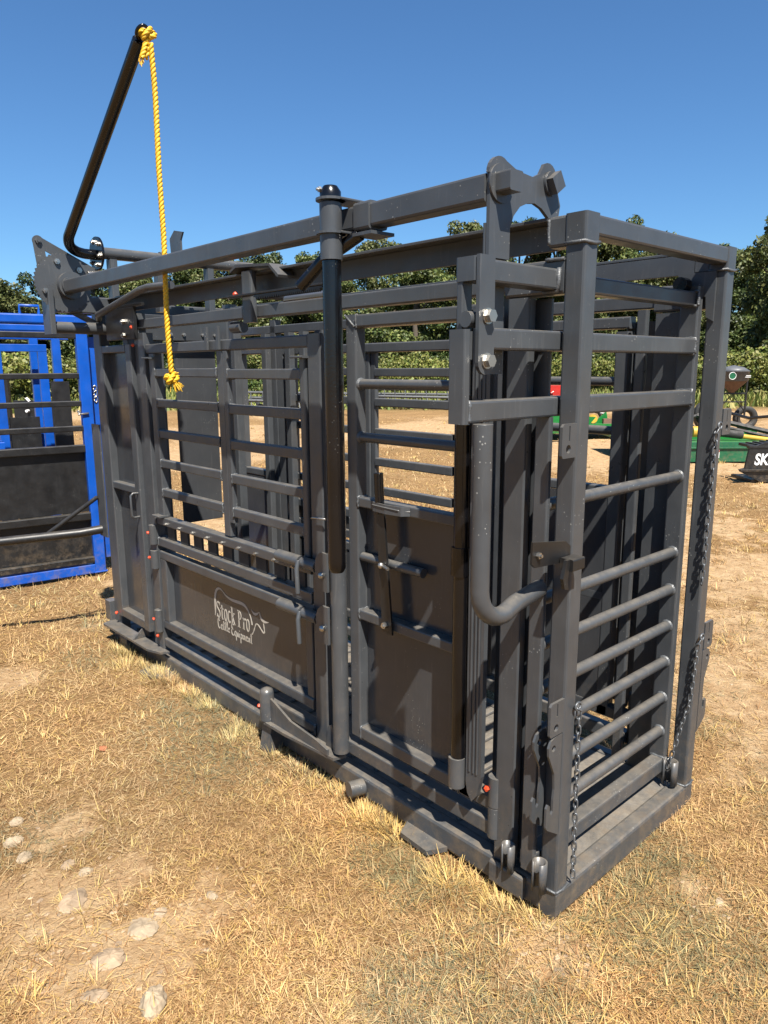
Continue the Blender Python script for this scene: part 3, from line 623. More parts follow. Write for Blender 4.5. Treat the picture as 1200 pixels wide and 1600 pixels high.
# lift mechanism along the top ----------------------------------------
rk = mk('rocker_plate', G().prism([(-.238, 1.88), (-.238, 2.072)]+arc(-.2, 2.072, .042, 180, 55, 8)+[(-.14, 2.094), (-.11, 2.09), (-.07, 2.087), (-.04, 2.10)]+arc(-.005, 2.095, .036, 120, -15, 7)
        +[(.052, 2.035), (.045, 2.003), (.018, 1.985)]+[(.0, 2.0), (-.03, 2.018), (-.06, 2.026), (-.09, 2.022), (-.12, 2.01), (-.145, 1.985), (-.158, 1.955), (-.158, 1.88)], 1, .116, .126), GR, chute)
mk('lift_arm', G().tube(2, (-.238, -.158), (.128, .136), (1.60, 1.96), .002), GR, chute)
mk('rocker_washer', G().pipe([(-.2, .116, 2.052), (-.2, .110, 2.052)], .045, 24), GR, rk, True)
mk('tube_end', G().tube(1, (-.225, -.176), (.066, .1095), (2.027, 2.074), .005), GR, rk)
mk('rocker_washer', G().pipe([(.004, .116, 2.082), (.004, .108, 2.082)], .030, 20), GR, rk, True)
c_, s_ = math.cos(.6), math.sin(.6); sq = [(.004+.021*(a*c_-b_*s_), 2.082+.021*(a*s_+b_*c_)) for a, b_ in ((-1, -1), (1, -1), (1, 1), (-1, 1))]
mk('tube_end', G().prism(sq, 1, .088, .1075), GR, rk)
rod('torsion_tube', (.004, .128, 2.082), (.004, .40, 2.082), .0001+.018, GR, chute) if False else None
lt = mk('lift_tube', G().tube(1, (-.245, -.185), (.1285, 2.92), (2.008, 2.072), .007), GR, chute)
mk('tube_sleeve', G().tube(1, (-.251, -.179), (.54, .605), (2.002, 2.078), .008).prism([(-.26, .52), (-.17, .52), (-.17, .60), (-.26, .60)], 2, 1.985, 1.994), GR, lt)
pv = mk('pivot_barrel', G().pipe([(-.285, .665, 1.925), (-.285, .665, 2.082)], .0325, 20), GR, chute, True)
for z in (2.094, 2.003): mk('barrel_flange', G().pipe([(-.285, .665, z), (-.285, .665, z-.007)], .043, 20).box((-.285, -.19), (.62, .70), (z-.007, z), .002), GR, pv)
mk('barrel_cap', G().pipe([(-.285, .665, 2.095), (-.285, .665, 2.112), (-.285, .665, 2.128)], .026, 18, rs=[.031, .031, .02]), BK, pv, True)
mk('cap_bolt', G().hexbolt((-.308, .68, 2.118), (-1, .3, 0), .008, .008), ZN, pv)
mk('drop_handle', G().pipe([(-.285, .665, 1.924), (-.285, .665, 1.02), (-.285, .665, .998), (-.285, .665, .985)], .028, 20, rs=[.028, .028, .027, .02]), BK, chute, True)
mk('brace_stub', G().pipe([(-.23, .60, 1.995), (-.275, .72, 1.93), (-.30, .80, 1.862)], .019, 14), BK, chute, True)
# fulcrum bracket and ratchet in the middle
mb = mk('saddle_bracket', G().prism([(1.30, 1.965), (1.36, 2.012), (1.60, 2.03), (1.645, 2.01), (1.645, 2.0), (1.6, 2.018), (1.365, 2.003), (1.305, 1.955)], 0, -.035, .075), GR, chute)
mk('saddle_post', G().tube(2, (-.03, .0), (1.50, 1.57), (1.80, 2.0), .008), GR, mb)
mk('grease_cap', G().blob((-.04, 1.60, 1.915), .010, 8, jit=.5), OR, mb)
rb = G().box((-.075, -.035), (.98, 1.62), (1.898, 1.906), .002)
for k in range(34): rb.prism([(1.0+k*.012, 1.889), (1.006+k*.012, 1.878), (1.012+k*.012, 1.889)], 0, -.07, -.06)
mk('ratchet_bar', rb.box((-.07, -.06), (.99, 1.42), (1.8885, 1.8975), .001), BM, chute)
rod('return_spring', (.18, 1.25, 1.90), (.18, 1.55, 1.90), .02, ZN, chute)
for k, (yy, xx) in enumerate(((2.05, .10),)):
    mk('cross_shaft', G().pipe([(.06, yy, 1.975-.05*k), (W-.06, yy, 1.975-.05*k)], .024, 14), GR, chute, True)
# head gate: sheets, uprights, mechanism
hs = mk('neck_sheet', G().tube(0, (.345, .610), (2.92, 2.926), (.70, 1.79), .002), GD, chute)
bx('neck_crosshead', (.14, .66), (2.86, 2.869), (1.775, 1.915), GD, chute)
for xx in (.30, .38, .5, .58): mk('bolt', G().hexbolt((xx, 2.86, 1.81), (0, -1, 0), .011, .01), ZN, chute)
for x0, x1 in ((.20, .262), (.635, .69), (.72, .775), (.055, .10)):
    mk('head_upright', G().tube(2, (x0, x1), (2.88, 2.95), (.06, 1.90), .006), GR, chute)
mk('shoulder_post', G().tube(2, (.79, .838), (2.1, 2.17), (.06, 1.82), .006), GR, chute)
for yy in (2.28, 2.42, 2.66): mk('inner_upright', G().tube(2, (.80, .84), (yy, yy+.05), (.06, 1.82), .006), GR, chute)
mk('shaft_pipe', G().pipe([(-.02, 3.0, 2.235), (.95, 3.0, 2.235)], .031, 18), GR, chute, True)
for xx in (.33, .40, .52): mk('shaft_collar', G().pipe([(xx, 3.0, 2.235), (xx+.022, 3.0, 2.235)], .038, 18), GR, chute, True)
for xx in (.03, .30, .62): bx('shaft_support', (xx, xx+.04), (2.97, 3.03), (1.94, 2.205), GR, chute)
mk('ratchet_arm', G().prism([(2.93, 2.24), (3.05, 2.24), (3.06, 2.36), (3.0, 2.40), (2.90, 2.38), (2.93, 2.34)], 0, .43, .44), GR, chute)
fl = mk('shaft_flange', G().pipe([(-.035, 3.0, 2.228), (-.022, 3.0, 2.228)], .088, 26), BK, chute, True)
for a in range(0, 360, 60):
    mk('bolt', G().hexbolt((-.035, 3.0+.062*math.cos(math.radians(a+15)), 2.228+.062*math.sin(math.radians(a+15))), (-1, 0, 0), .012, .012), ZN, fl)
# the long black pull arm with bent elbow
tip = Vector((-.2, 1.985, 2.92)); el = [(-.036, 3.0, 2.222), (-.12, 3.0, 2.222)]
Cn = Vector((-.205, 3.0, 2.222)); dirn = (tip-Cn).normalized(); Sx, Ex = Cn+Vector((.115, 0, 0)), Cn+dirn*.115
el = [(-.036, 3.0, 2.222)]+[tuple((1-t)**2*Sx+2*t*(1-t)*(Cn*.8+(Sx+Ex)*.1)+t*t*Ex) for t in [k/10 for k in range(11)]]+[tuple(Cn+dirn*.2), tuple(tip)]
pa = mk('pull_arm', G().pipe(el, .0265, 18), BK, chute, True)
ex = tip+dirn*.006; mk('eye_ring', G().pipe([tuple(ex+Vector((0, -.0, 0))+Vector((0, .022*math.cos(t)*dirn.z*0+.0, 0))+dirn*(.03+.03*math.sin(t))+Vector((0, -dirn.z, dirn.y)).normalized()*0+Vector((.022*math.cos(t), 0, 0))) for t in [i*2*math.pi/16 for i in range(17)]], .0065, 8), BK, pa, True)
# toothed sectors
def sector(name, cx, cz, r, y, a0, a1, m):
    pts = []; N = 44
    for i in range(N):
        t = math.radians(a0+(a1-a0)*i/N); t2 = math.radians(a0+(a1-a0)*(i+.55)/N)
        pts += [(cx+r*math.cos(t), cz+r*math.sin(t)), (cx+r*.945*math.cos(t2), cz+r*.945*math.sin(t2))]
    return mk(name, G().prism(pts, 1, y, y+.01), m, chute)
sc = sector('toothed_disc', -.225, 2.062, .150, 2.975, 0, 360, GR)
mk('disc_hub', G().pipe([(-.195, 2.974, 2.05), (-.195, 2.94, 2.05)], .068, 26), GR, sc, True)
mk('disc_hub', G().pipe([(-.205, 2.938, 2.045), (-.205, 2.924, 2.045)], .045, 20), GR, sc, True)
for a in (105, 205, 40): mk('bolt', G().hexbolt((-.225+.108*math.cos(math.radians(a)), 2.974, 2.062+.108*math.sin(math.radians(a))), (0, -1, 0), .015, .012), ZN, sc)
mk('link_bar', G().prism([(-.355, 2.25)]+arc(-.331, 2.262, .027, 175, 15, 8)+[(-.285, 2.05), (-.335, 2.05)], 1, 2.990, 2.998), GR, chute)
mk('bolt', G().hexbolt((-.331, 2.990, 2.262), (0, -1, 0), .016, .012), GR, chute)
mk('link_bar', G().prism([(-.332, 2.283), (-.312, 2.283), (-.03, 2.145), (-.02, 2.10), (-.06, 2.095), (-.322, 2.232)], 1, 3.002, 3.01), GR, chute)
rod('link_spring', (-.10, 2.97, 2.115), (.03, 2.97, 2.125), .018, ZN, chute)
mk('head_channel', G().tube(0, (-.27, .06), (2.98, 3.06), (1.915, 2.0), .006).box((-.318, -.29), (2.95, 3.06), (1.80, 2.02), .004), GR, chute)
rod('stop_tube', (-.29, 3.0, 1.835), (-.002, 3.0, 1.835), .031, GR, chute)
mk('brace_strap', G().prism([(-.20, 1.915), (-.13, 1.915), (-.02, 1.86), (-.07, 1.85)], 1, 3.01, 3.02), GR, chute)
mk('bent_brace', G().pipe([(-.055, 2.98, 1.885), (-.09, 2.90, 1.90), (-.10, 2.35, 1.985), (-.095, 2.27, 1.992), (-.09, 2.05, 1.985)], .017, 12), GR, chute, True)
mk('head_bracket', G().box((-.03, -.012), (2.60, 2.95), (1.77, 1.93), .003).box((-.03, -.012), (2.5, 3.1), (1.93, 1.945), .002), BM, chute)
for z in (1.86, 1.79): mk('bolt', G().hexbolt((-.03, 2.72, z), (-1, 0, 0), .014, .012), ZN, chute)
for yy, z in ((2.66, 1.83), (2.66, 1.74), (3.15, .175), (2.60, .18)): mk('grease_cap', G().blob((-.03, yy-.03, z), .009, 8, jit=.5, seed=int(z*90)), OR, chute)
mk('head_side_plate', G().box((-.01, .0), (3.216, 3.33), (.62, 1.30), .003), GR, chute)
mk('head_hook', G().box((-.03, .02), (3.218, 3.29), (.10, .22), .004), GR, chute)
# long guard tube that sticks out behind the head gate, in front of the blue chute
mk('guard_arm', G().pipe([(.0, 3.30, .66), (-.12, 3.35, .645), (-.95, 3.75, .60)], .027, 16).pipe([(-.02, 3.30, .86), (-.30, 3.45, .635)], .013, 10), BM, chute, True)
# inside, right: end brackets at the far post
mk('end_bracket', G().prism([(.03, 1.925), (.16, 1.925), (.15, 1.86), (.06, 1.845), (.055, 1.78), (.03, 1.765)], 0, .828, .838), GR, chute)
rod('end_roller', (.76, .12, 1.885), (.80, .12, 1.885), .024, BK, chute)

def bead_ring(g, ax, pos, a, b_, seed, r=.0042):
    rr = random.Random(seed); pts = []; (a0, a1), (b0, b1) = a, b_
    for (p, q_) in (((a0, b0), (a1, b0)), ((a1, b0), (a1, b1)), ((a1, b1), (a0, b1)), ((a0, b1), (a0, b0))):
        for i in range(6):
            t = i/6; u = [p[0]+(q_[0]-p[0])*t+rr.gauss(0, .0008), p[1]+(q_[1]-p[1])*t+rr.gauss(0, .0008)]; u.insert(ax, pos+rr.gauss(0, .001)); pts.append(tuple(u))
    pts.append(pts[0]); g.pipe(pts, r, 6, rs=[r*rr.uniform(.65, 1.25) for _ in pts])
g = G(); k = 0
for z in (1.60, 1.448, 1.292, 1.138, .985):
    for yy, xr, dz in ((1.864, (.006, .04), (-.021, .020)), (2.469, (.006, .04), (-.021, .020)), (1.229, (.002, .036), (-.026, .016)), (1.764, (.002, .036), (-.026, .016))):
        k += 1; bead_ring(g, 1, yy, xr, (z+dz[0], z+dz[1]), k)
mk('weld_beads', g, WELD, qn, True, kind='stuff')
g = G()
for z0, z1 in ((1.124, 1.160), (.697, .735), (1.755, 1.798), (.213, .262)):
    for yy in (.899, .399): k += 1; bead_ring(g, 1, yy, (.004, .049), (z0, z1), k)
for z in (1.562, 1.375): g.pipe([(.026, .892, z), (.026, .901, z)], .022, 12, rs=[.0185, .0235])
mk('weld_beads', g, WELD, dn, True, kind='stuff')
g = G()
for z0, z1 in ((1.658, 1.710), (1.486, 1.538), (1.815, 1.862), (.11, .165)): k += 1; bead_ring(g, 0, .799, (.07, .122), (z0, z1), k, .005)
k += 1; bead_ring(g, 0, -.353, (.07, .118), (1.487, 1.537), k, .005)
mk('weld_beads', g, WELD, sg, True, kind='stuff')
g = G()
for yy, zz in ((1.19, (.617, .662)), (1.19, (.688, .733)), (2.545, (.688, .733)), (1.19, (.112, .160)), (1.03, (.122, .175)), (.262, (.122, .175))): k += 1; bead_ring(g, 1, yy, (.001, .05), zz, k, .005)
g.pipe([(-.002, .06+i*.008+random.gauss(0, .001), 1.892+random.gauss(0, .0015)) for i in range(8)], .005, 6)
g.pipe([(.0, .112+random.gauss(0, .0012), 1.93+i*.007) for i in range(10)], .0045, 6)
mk('weld_beads', g, WELD, pn, True, kind='stuff')

# ------------------------------------------------------------------ chains
def link_mesh():
    pts = []
    for i in range(20):
        t = 2*math.pi*i/20; x = .0065*math.cos(t); z = .0075*math.sin(t)+(.0075 if math.sin(t) > 0 else -.0075)*(1 if abs(math.sin(t)) > .01 else 0)
        pts.append((x, 0, z))
    pts.append(pts[0]); g = G().pipe(pts, .0026, 8, caps=False)
    me = bpy.data.meshes.new('link'); me.from_pydata(g.v, [], g.f); me.materials.append(CH); me.polygons.foreach_set('use_smooth', [True]*len(me.polygons)); fix(me); return me
LM = link_mesh()
def chain(path, label):
    P = [Vector(p) for p in path]; r = root('hanging_chain', label, 'chain', P[0], group='chains hanging on the cattle chute')
    seg = []; tot = sum((P[i+1]-P[i]).length for i in range(len(P)-1)); n_ = int(tot/.0235); d = 0; k = 0
    for j in range(n_):
        s0 = (j+.5)*tot/n_; acc = 0
        for i in range(len(P)-1):
            L0 = (P[i+1]-P[i]).length
            if acc+L0 >= s0 or i == len(P)-2:
                t = (P[i+1]-P[i]).normalized(); c = P[i]+t*(s0-acc); break
            acc += L0
        o = bpy.data.objects.new('link', LM); COL.objects.link(o); o.parent = r; o.location = c-P[0]+Vector((random.uniform(-.001, .001), random.uniform(-.001, .001), 0))
        qd = t.to_track_quat('Z', 'Y'); o.rotation_mode = 'QUATERNION'
        from mathutils import Quaternion
        o.rotation_quaternion = qd @ Quaternion((0, 0, 1), (math.pi/2 if j % 2 else 0)+.5+random.uniform(-.25, .25))
    return r
chain([(.842, -.014, 1.412), (.832, -.012, 1.40), (.826, -.010, 1.10), (.822, -.008, .86)], 'upper chain hanging down the right corner post of the grey chute')
chain([(.845, -.012, .652), (.832, -.008, .635), (.825, .0, .42), (.815, .03, .27), (.80, .052, .13)], 'lower chain slung from the right corner post into its pocket')
chain([(.05, -.010, .65), (.066, -.008, .64), (.068, -.010, .35), (.07, -.012, .088)], 'long chain hanging down the near corner post to the base')
chain([(.215, .13, 1.385), (.208, .13, 1.37), (.205, .132, 1.23)], 'short chain dangling inside the entrance beside the near corner post')
# chain eyelets are parts of the chute
for (x, y, z) in ((.845, -.012, 1.418), (.848, -.01, .658), (.052, -.008, .656)): mk('chain_eye', G().pipe([(x+.014*math.cos(t), y-.004, z+.012*math.sin(t)) for t in [i*.6283 for i in range(11)]], .0035, 7), CH, chute, True)

# ------------------------------------------------------------------ yellow rope
def strand_path(P, r, turns_per_m, ph, n_per=.004):
    P = [Vector(p) for p in P]; out_ = []; s = 0
    for i in range(len(P)-1):
        d = P[i+1]-P[i]; L0 = d.length; t = d.normalized(); a = t.cross(Vector((.3, .9, .1))).normalized(); b_ = t.cross(a); m_ = max(1, int(L0/n_per))
        for k in range(m_):
            c = P[i]+d*k/m_; an = (s+L0*k/m_)*turns_per_m*6.2832+ph; out_.append(c+a*math.cos(an)*r+b_*math.sin(an)*r)
        s += L0
    return out_
rp = []
R0 = tip+Vector((.018, -.02, .03)); sgm = 40
for i in range(sgm+1):
    t = i/sgm; sway = .012*math.sin(t*5.5)+.008*math.sin(t*13)
    rp.append((R0.x+.006+sway*.6-.004*t, R0.y-.03+sway*.5-.02*t, R0.z-.05-(R0.z-.05-1.60)*t))
rope = root('pull_rope', 'yellow twisted rope tied to the black pull arm and hanging with a frayed knot', 'rope', tuple(R0))
g = G()
for k in range(3): g.pipe(strand_path(rp, .0052, 19, k*2.094), .0068, 8)
mk('rope_length', g, YR, rope, True)
def knot(c, sc, seed, nm):
    g = G(); c = Vector(c); rr = random.Random(seed); base = []
    for i in range(61):
        t = 2*math.pi*i/60*1.0; x = (2+math.cos(3*t))*math.cos(2*t); y = (2+math.cos(3*t))*math.sin(2*t); z = math.sin(3*t)
        base.append(c+Vector((x*.0085, y*.0075+z*.004, z*.014+x*.003))*sc)
    for k in range(3): g.pipe(strand_path(base, .0045, 19, k*2.094, .006), .0064, 7)
    return mk(nm, g, YR, rope, True)
knot((R0.x+.004, R0.y-.012, R0.z-.012), 1.15, 1, 'top_knot'); kb = Vector(rp[-1]); knot(kb+Vector((-.002, .0, -.02)), 1.0, 2, 'end_knot')
g = G()
tl = [R0+Vector((-.004, -.02, -.03)), R0+Vector((-.018, -.022, -.075)), R0+Vector((-.032, -.02, -.115))]
for k in range(3): g.pipe(strand_path([tl[0], tl[1], tl[2]], .005, 19, k*2.09), .0064, 7)
tl2 = [R0+Vector((0, -.02, -.03)), R0+Vector((-.002, -.02, -.08)), R0+Vector((-.014, -.018, -.11))]
for k in range(2): g.pipe(strand_path(tl2, .004, 19, k*3.1), .0055, 7)
mk('rope_tail', g, YR, rope, True)
g = G()
for (c0, dv, nn, LL) in ((kb+Vector((.004, -.006, -.035)), Vector((.5, -.35, -.8)), 60, .045), (tl[2], Vector((-.15, 0, -1)), 16, .016), (kb+Vector((.006, 0, .0)), Vector((.9, -.4, .25)), 16, .02)):
    for i in range(nn):
        v = (dv+Vector((random.gauss(0, .28), random.gauss(0, .28), random.gauss(0, .28)))).normalized(); s0 = c0+Vector((random.gauss(0, .005), random.gauss(0, .005), random.gauss(0, .004)))
        g.pipe([s0, s0+v*LL*.6*random.uniform(.6, 1), s0+v*LL*random.uniform(.8, 1)+Vector((0, 0, -.004))], .0014, 5)
mk('frayed_fibres', g, YR, rope)

# ------------------------------------------------------------------ THE BLUE CHUTE
# local frame: +X to the left along its face, +Y away from the camera
blue = root('blue_cattle_chute', 'bright blue cattle chute with black panels and bars, behind the grey one at left', 'cattle chute', (.575, 4.80, -.03), math.radians(180-8), True)
def LB(name, a, b, c, m, p=blue, r=.006): return mk(name, G().box(a, (-b[0], -b[1]), c, r), m, p)
bp_ = LB('corner_post', (0, .085), (0, .07), (0, 1.93), BL); LB('post_foot', (-.01, .09), (-.005, .075), (0, .012), BL)
LB('rear_post', (-.075, -.012), (.09, .15), (.10, 1.90), BL)
for b0, z1 in ((.0, 2.06), (.93, 2.03)): mk('top_rail', G().tube(0, (-.05, 3.3), (-b0-.08, -b0), (z1-.07, z1), .012).tube(0, (-.05, 3.3), (-b0-.07, -b0-.01), (z1-.125, z1-.075), .008), BL, blue)
LB('lower_header', (.086, 3.2), (.005, .065), (1.885, 1.93), BM)
LB('bottom_rail', (.086, 3.2), (0, .07), (.0, .075), BL)
for z in (1.60, 1.385, 1.19): LB('side_bar', (.086, 2.4), (.0, .045), (z-.022, z+.022), BM)
LB('panel_rail', (.086, 2.4), (-.004, .05), (1.0, 1.06), BM); LB('panel_rail', (.086, 2.4), (-.004, .05), (.45, .51), BM); LB('panel_rail', (.086, 2.4), (-.004, .05), (.09, .14), BM)
LB('side_panel', (.086, 2.4), (.046, .052), (.511, .999), BM); LB('side_panel', (.086, 2.4), (.046, .052), (.141, .449), BM)
LB('mid_post', (.80, .87), (-.006, .03), (.076, .45), BL)
for (a0, b0) in ((.20, .93), (.55, .93), (.02, .93), (1.3, .93)):
    LB('far_post', (a0, a0+.07), (b0, b0+.07), (0.05, 1.93), BL)
mk('inner_frame', G().box((.17, .60), (-.80, -.75), (1.80, 1.86)).box((.52, .59), (-.80, -.75), (.1, 1.80)).box((.17, .24), (-.80, -.75), (.1, 1.80)), BL, blue)
LB('inner_panel', (.02, .17), (.70, .71), (.15, 1.55), BM); LB('inner_panel', (.26, .50), (.82, .83), (.15, 1.25), BM)
for z in (1.72, 1.55): LB('far_bar', (.60, 2.4), (.93, .97), (z-.04, z+.04), BL)
LB('head_shelf', (.62, 1.6), (.3, .5), (1.02, 1.09), BL)
mk('rail_handle', G().pipe([(.33, -.03, 2.06), (.33, -.03, 2.12), (.46, -.03, 2.12), (.46, -.03, 2.06)], .011, 8), BL, blue, True)
mk('latch_chain', G().pipe([(.11+.012*math.sin(i*1.2), .012, 1.33-.03*math.sin(i/14*3.14)) if i < 10 else (.04, .012, 1.31) for i in range(12)], .008, 7), ZN, blue, True)
for k in range(3): mk('chain_link', G().pipe([(-.045+.012*math.cos(t), -.085, 1.50-k*.045+.022*math.sin(t)) for t in [i*.6283 for i in range(11)]], .005, 6), ZN, blue, True)

# ------------------------------------------------------------------ BACKGROUND MACHINES
RZ = -.742
def lx(o_): return o_
# bucket with SK- lettering
bk = root('bucket_attachment', 'black slatted loader bucket with white lettering on its side, at the right edge', 'loader bucket', (9.12, 2.93, -.02), RZ+.02, True)
mk('side_plate', G().prism([(-.14, .22), (-.22, .20), (-.20, .17), (.1, .02), (.9, .0), (.9, .64), (.12, .58), (-.10, .50)], 1, -.02, .02), BM, bk)
mk('cutting_edge', G().box((-.22, .95), (-.06, -.022), (.175, .205)), BM, bk)
mk('bucket_floor', G().box((-.02, .9), (.03, .6), (.01, .05)), BM, bk)
for k in range(10): mk('slat', G().box((-.04+k*.10, .01+k*.10), (.0, .42), (.50+.010*k, .54+.010*k)), BM, bk)
mk('top_edge', G().box((-.11, .9), (-.03, .05), (.50, .535)), BM, bk)
M4 = Matrix.Translation((-.02, -.024, .27)) @ Matrix.Rotation(math.radians(90), 4, 'X')
text_mesh('lettering', 'SK-7', .22, M4, WH, bk, sx=.78, shear=.12)
# big green mower
mw = root('green_rotary_mower', 'green rotary mower with yellow drive shaft and tail wheel, behind the right corner post', 'mower', (10.9, 4.35, -.02), RZ, True)
mk('side_skirt', G().box((-1.3, 1.35), (0, .03), (.02, .36)).box((-1.3, 1.35), (-.035, -.002), (.25, .275)), DG, mw)
mk('deck', G().box((-1.3, 1.35), (.03, 2.2), (.33, .36)), GN, mw)
mk('deck_dome', G().prism([(-.9, .362), (1.2, .362), (.95, .50), (-.6, .46)], 1, .5, 1.9), GN, mw)
mk('deck_rib', G().box((-1.2, 1.3), (1.0, 1.06), (.362, .47)), GN, mw)
sh = mk('drive_shaft', G().pipe([(-.15, .25, .50), (.32, .25, .475)], .04, 14).pipe([(.62, .25, .44), (1.15, .25, .37)], .042, 14).pipe([(-.22, .25, .52), (-.12, .25, .52)], .095, 14), YL, mw, True)
mk('shaft_cover', G().pipe([(.28, .25, .50), (.66, .25, .455)], .07, 12), RB, sh, True)
mk('hitch_beam', G().pipe([(.12, .9, .76), (1.7, .4, .38)], .045, 4).pipe([(.1, .7, .66), (1.7, .3, .30)], .03, 4).pipe([(.3, .9, .72), (.75, 2.0, .9)], .04, 4), RB, mw)
mk('warning_sticker', G().box((.06, .16), (-.039, -.036), (.09, .23), .001), WH, mw)
mk('sticker_band', G().box((.062, .158), (-.0425, -.0395), (.195, .228), .001), RD, mw)
mk('chain_guard', G().box((-1.0, -.82), (.4, .6), (.3, 1.0)), BM, mw)
tw = mk('tail_wheel', G().pipe([(.62, 2.6, .62), (.62, 2.6, .62)], .1, 8), RB, mw)
tw.data.clear_geometry(); g = G(); 
for i in range(24):
    pass
def wheel(g, c, R_, wdt, inner):
    N = 28; prof = [(inner, -wdt/2*.7), (R_*.93, -wdt/2), (R_, -wdt/2*.6), (R_, wdt/2*.6), (R_*.93, wdt/2), (inner, wdt/2*.7)]; vs = []; m_ = len(prof)
    for i in range(N):
        t = 2*math.pi*i/N
        for (r_, y_) in prof: vs.append((c[0]+r_*math.cos(t), c[1]+y_, c[2]+r_*math.sin(t)))
    g.add(vs, [(i*m_+k, i*m_+(k+1) % m_, ((i+1) % N)*m_+(k+1) % m_, ((i+1) % N)*m_+k) for i in range(N) for k in range(m_)]); return g
bpy.data.objects.remove(tw)
tyre = mk('tail_wheel', wheel(G(), (.95, 2.4, .70), .25, .14, .15), RB, mw, True)
mk('rim', G().pipe([(.95, 2.36, .70), (.95, 2.44, .70)], .148, 20), BM, tyre, True)
g = G()
for a in range(6): g.hexbolt((.95+.085*math.cos(a*1.047), 2.36, .70+.085*math.sin(a*1.047)), (0, -1, 0), .013, .01)
mk('wheel_nuts', g.hexbolt((.95, 2.36, .70), (0, -1, 0), .03, .03), ZN, tyre)
mk('wheel_fork', G().pipe([(.95, 2.30, .70), (.45, 2.2, .62), (.40, 1.6, .45)], .04, 6), BM, mw)
g = G()
for i in range(26): g.blob((.42+random.gauss(0, .10), 2.9+random.gauss(0, .12), .86+random.gauss(0, .10)), random.uniform(.04, .10), 7, jit=.4, seed=i)
mk('gearbox', g.pipe([(.45, 2.9, .9), (.47, 2.9, 1.12)], .06, 10), GI, mw)
# second mower seen through the entrance
m2 = root('green_mower_deck', 'bright green mower deck with a yellow pulley, seen through the chute entrance', 'mower', (13.4, 7.9, -.02), RZ, True)
mk('deck', G().box((-1.2, .9), (0, 1.3), (.28, .34)), GN, m2); mk('deck_skirt', G().box((-1.2, .9), (-.03, -.002), (.14, .36)), GN, m2)
mk('mount', G().prism([(-.35, .342), (.18, .342), (.12, .62), (-.1, .42)], 1, .2, .26), GN, m2)
mk('lift_linkage', G().pipe([(-.9, .3, .36), (-.3, .3, .72), (-.05, .3, .62), (.05, .3, .45)], .035, 6).pipe([(-.6, .4, .7), (.12, .3, .56)], .03, 6), BM, m2)
mk('pulley', G().pipe([(-.20, .12, .46), (-.20, .2, .46)], .10, 16), YL, m2, True); mk('block', G().box((.0, .42), (-.02, .10), (.345, .47)), BR, m2)
mk('skid_leg', G().box((.42, .5), (-.05, -.031), (.12, .30)), YL, m2)
mk('front_wing', G().prism([(-1.6, .30), (-.5, .36), (-.35, .55), (-1.6, .62)], 1, -.6, -.54), GN, m2)
for xx in (-1.0, .6): mk('tail_wheel', wheel(G(), (xx, 1.1, .16), .17, .1, .08), RB, m2, True)
# hopper spreader
hp_ = root('seed_spreader', 'dark grey hopper spreader on a black frame in front of the bushes at right', 'spreader', (17.75, 6.85, -.02), RZ, True)
hop = []
for (z, r_) in ((.98, .05), (1.26, .33), (1.28, .375), (1.50, .38), (1.51, .40), (1.61, .24), (1.66, .02)): hop.append((z, r_))
g = G().pipe([(0, 0, z) for z, r_ in hop], 1, 20, rs=[r_ for z, r_ in hop]); mk('hopper', g, GP, hp_, True)
mk('cone_liner', G().pipe([(0, 0, .97), (0, 0, 1.262)], .3, 20, rs=[.056, .345]), BR, hp_, True)
mk('oval_badge', G().pipe([(-.2, -.382, 1.40), (-.2, -.39, 1.40)], .085, 20), DG, hp_); mk('badge_ring', G().pipe([(-.2+.088*math.cos(t), -.392, 1.40+.088*math.sin(t)) for t in [i*.39270 for i in range(17)]], .007, 5), WH, hp_)
text_mesh('lettering', '1500', .09, Matrix.Translation((.1, -.352, 1.34)) @ Matrix.Rotation(math.radians(90), 4, 'X'), WH, hp_) if False else mk('side_print', G().box((.12, .26), (-.392, -.388), (1.36, 1.375), .001).box((.14, .26), (-.392, -.388), (1.395, 1.41), .001), WH, hp_)
g = G()
for xx in (-.37, .37):
    g.box((xx-.02, xx+.02), (-.02, .02), (.35, 1.45))
g.box((-.39, .39), (-.02, .02), (.93, .97)).box((-.39, .39), (-.02, .02), (.72, .75)).pipe([(-.36, 0, .5), (0, 0, .92), (.36, 0, .5)], .015, 6); mk('support_frame', g, BM, hp_)
for xx in (-.48, .55): mk('ground_wheel', wheel(G(), (xx, .3, .30), .31, .18, .16), RB, hp_, True)
mk('drawbar', G().pipe([(0, 0, .45), (-.1, -1.2, .40), (.3, -1.8, .5)], .04, 6), BM, hp_)
# red implement
rdm = root('red_implement', 'small red machine housing with green frame, glimpsed behind the slide gate', 'farm implement', (18.5, 12.95, -.02), RZ, True)
mk('housing', G().box((-.42, .40), (0, .5), (.72, 1.06)), RD, rdm); mk('side_frame', G().box((-.62, -.44), (0, .5), (.3, 1.06)), GN, rdm)
mk('front_pipe', G().pipe([(-.7, -.1, .70), (.6, -.1, .70)], .04, 8), BM, rdm); mk('frame_leg', G().box((-.3, -.2), (.1, .2), (0, .72)).box((.2, .3), (.1, .2), (0, .72)), BM, rdm)
mk('hitch_hook', G().pipe([(.02, -.02, .75), (.05, -.08, .82), (.12, -.06, .86)], .03, 7), RD, rdm)
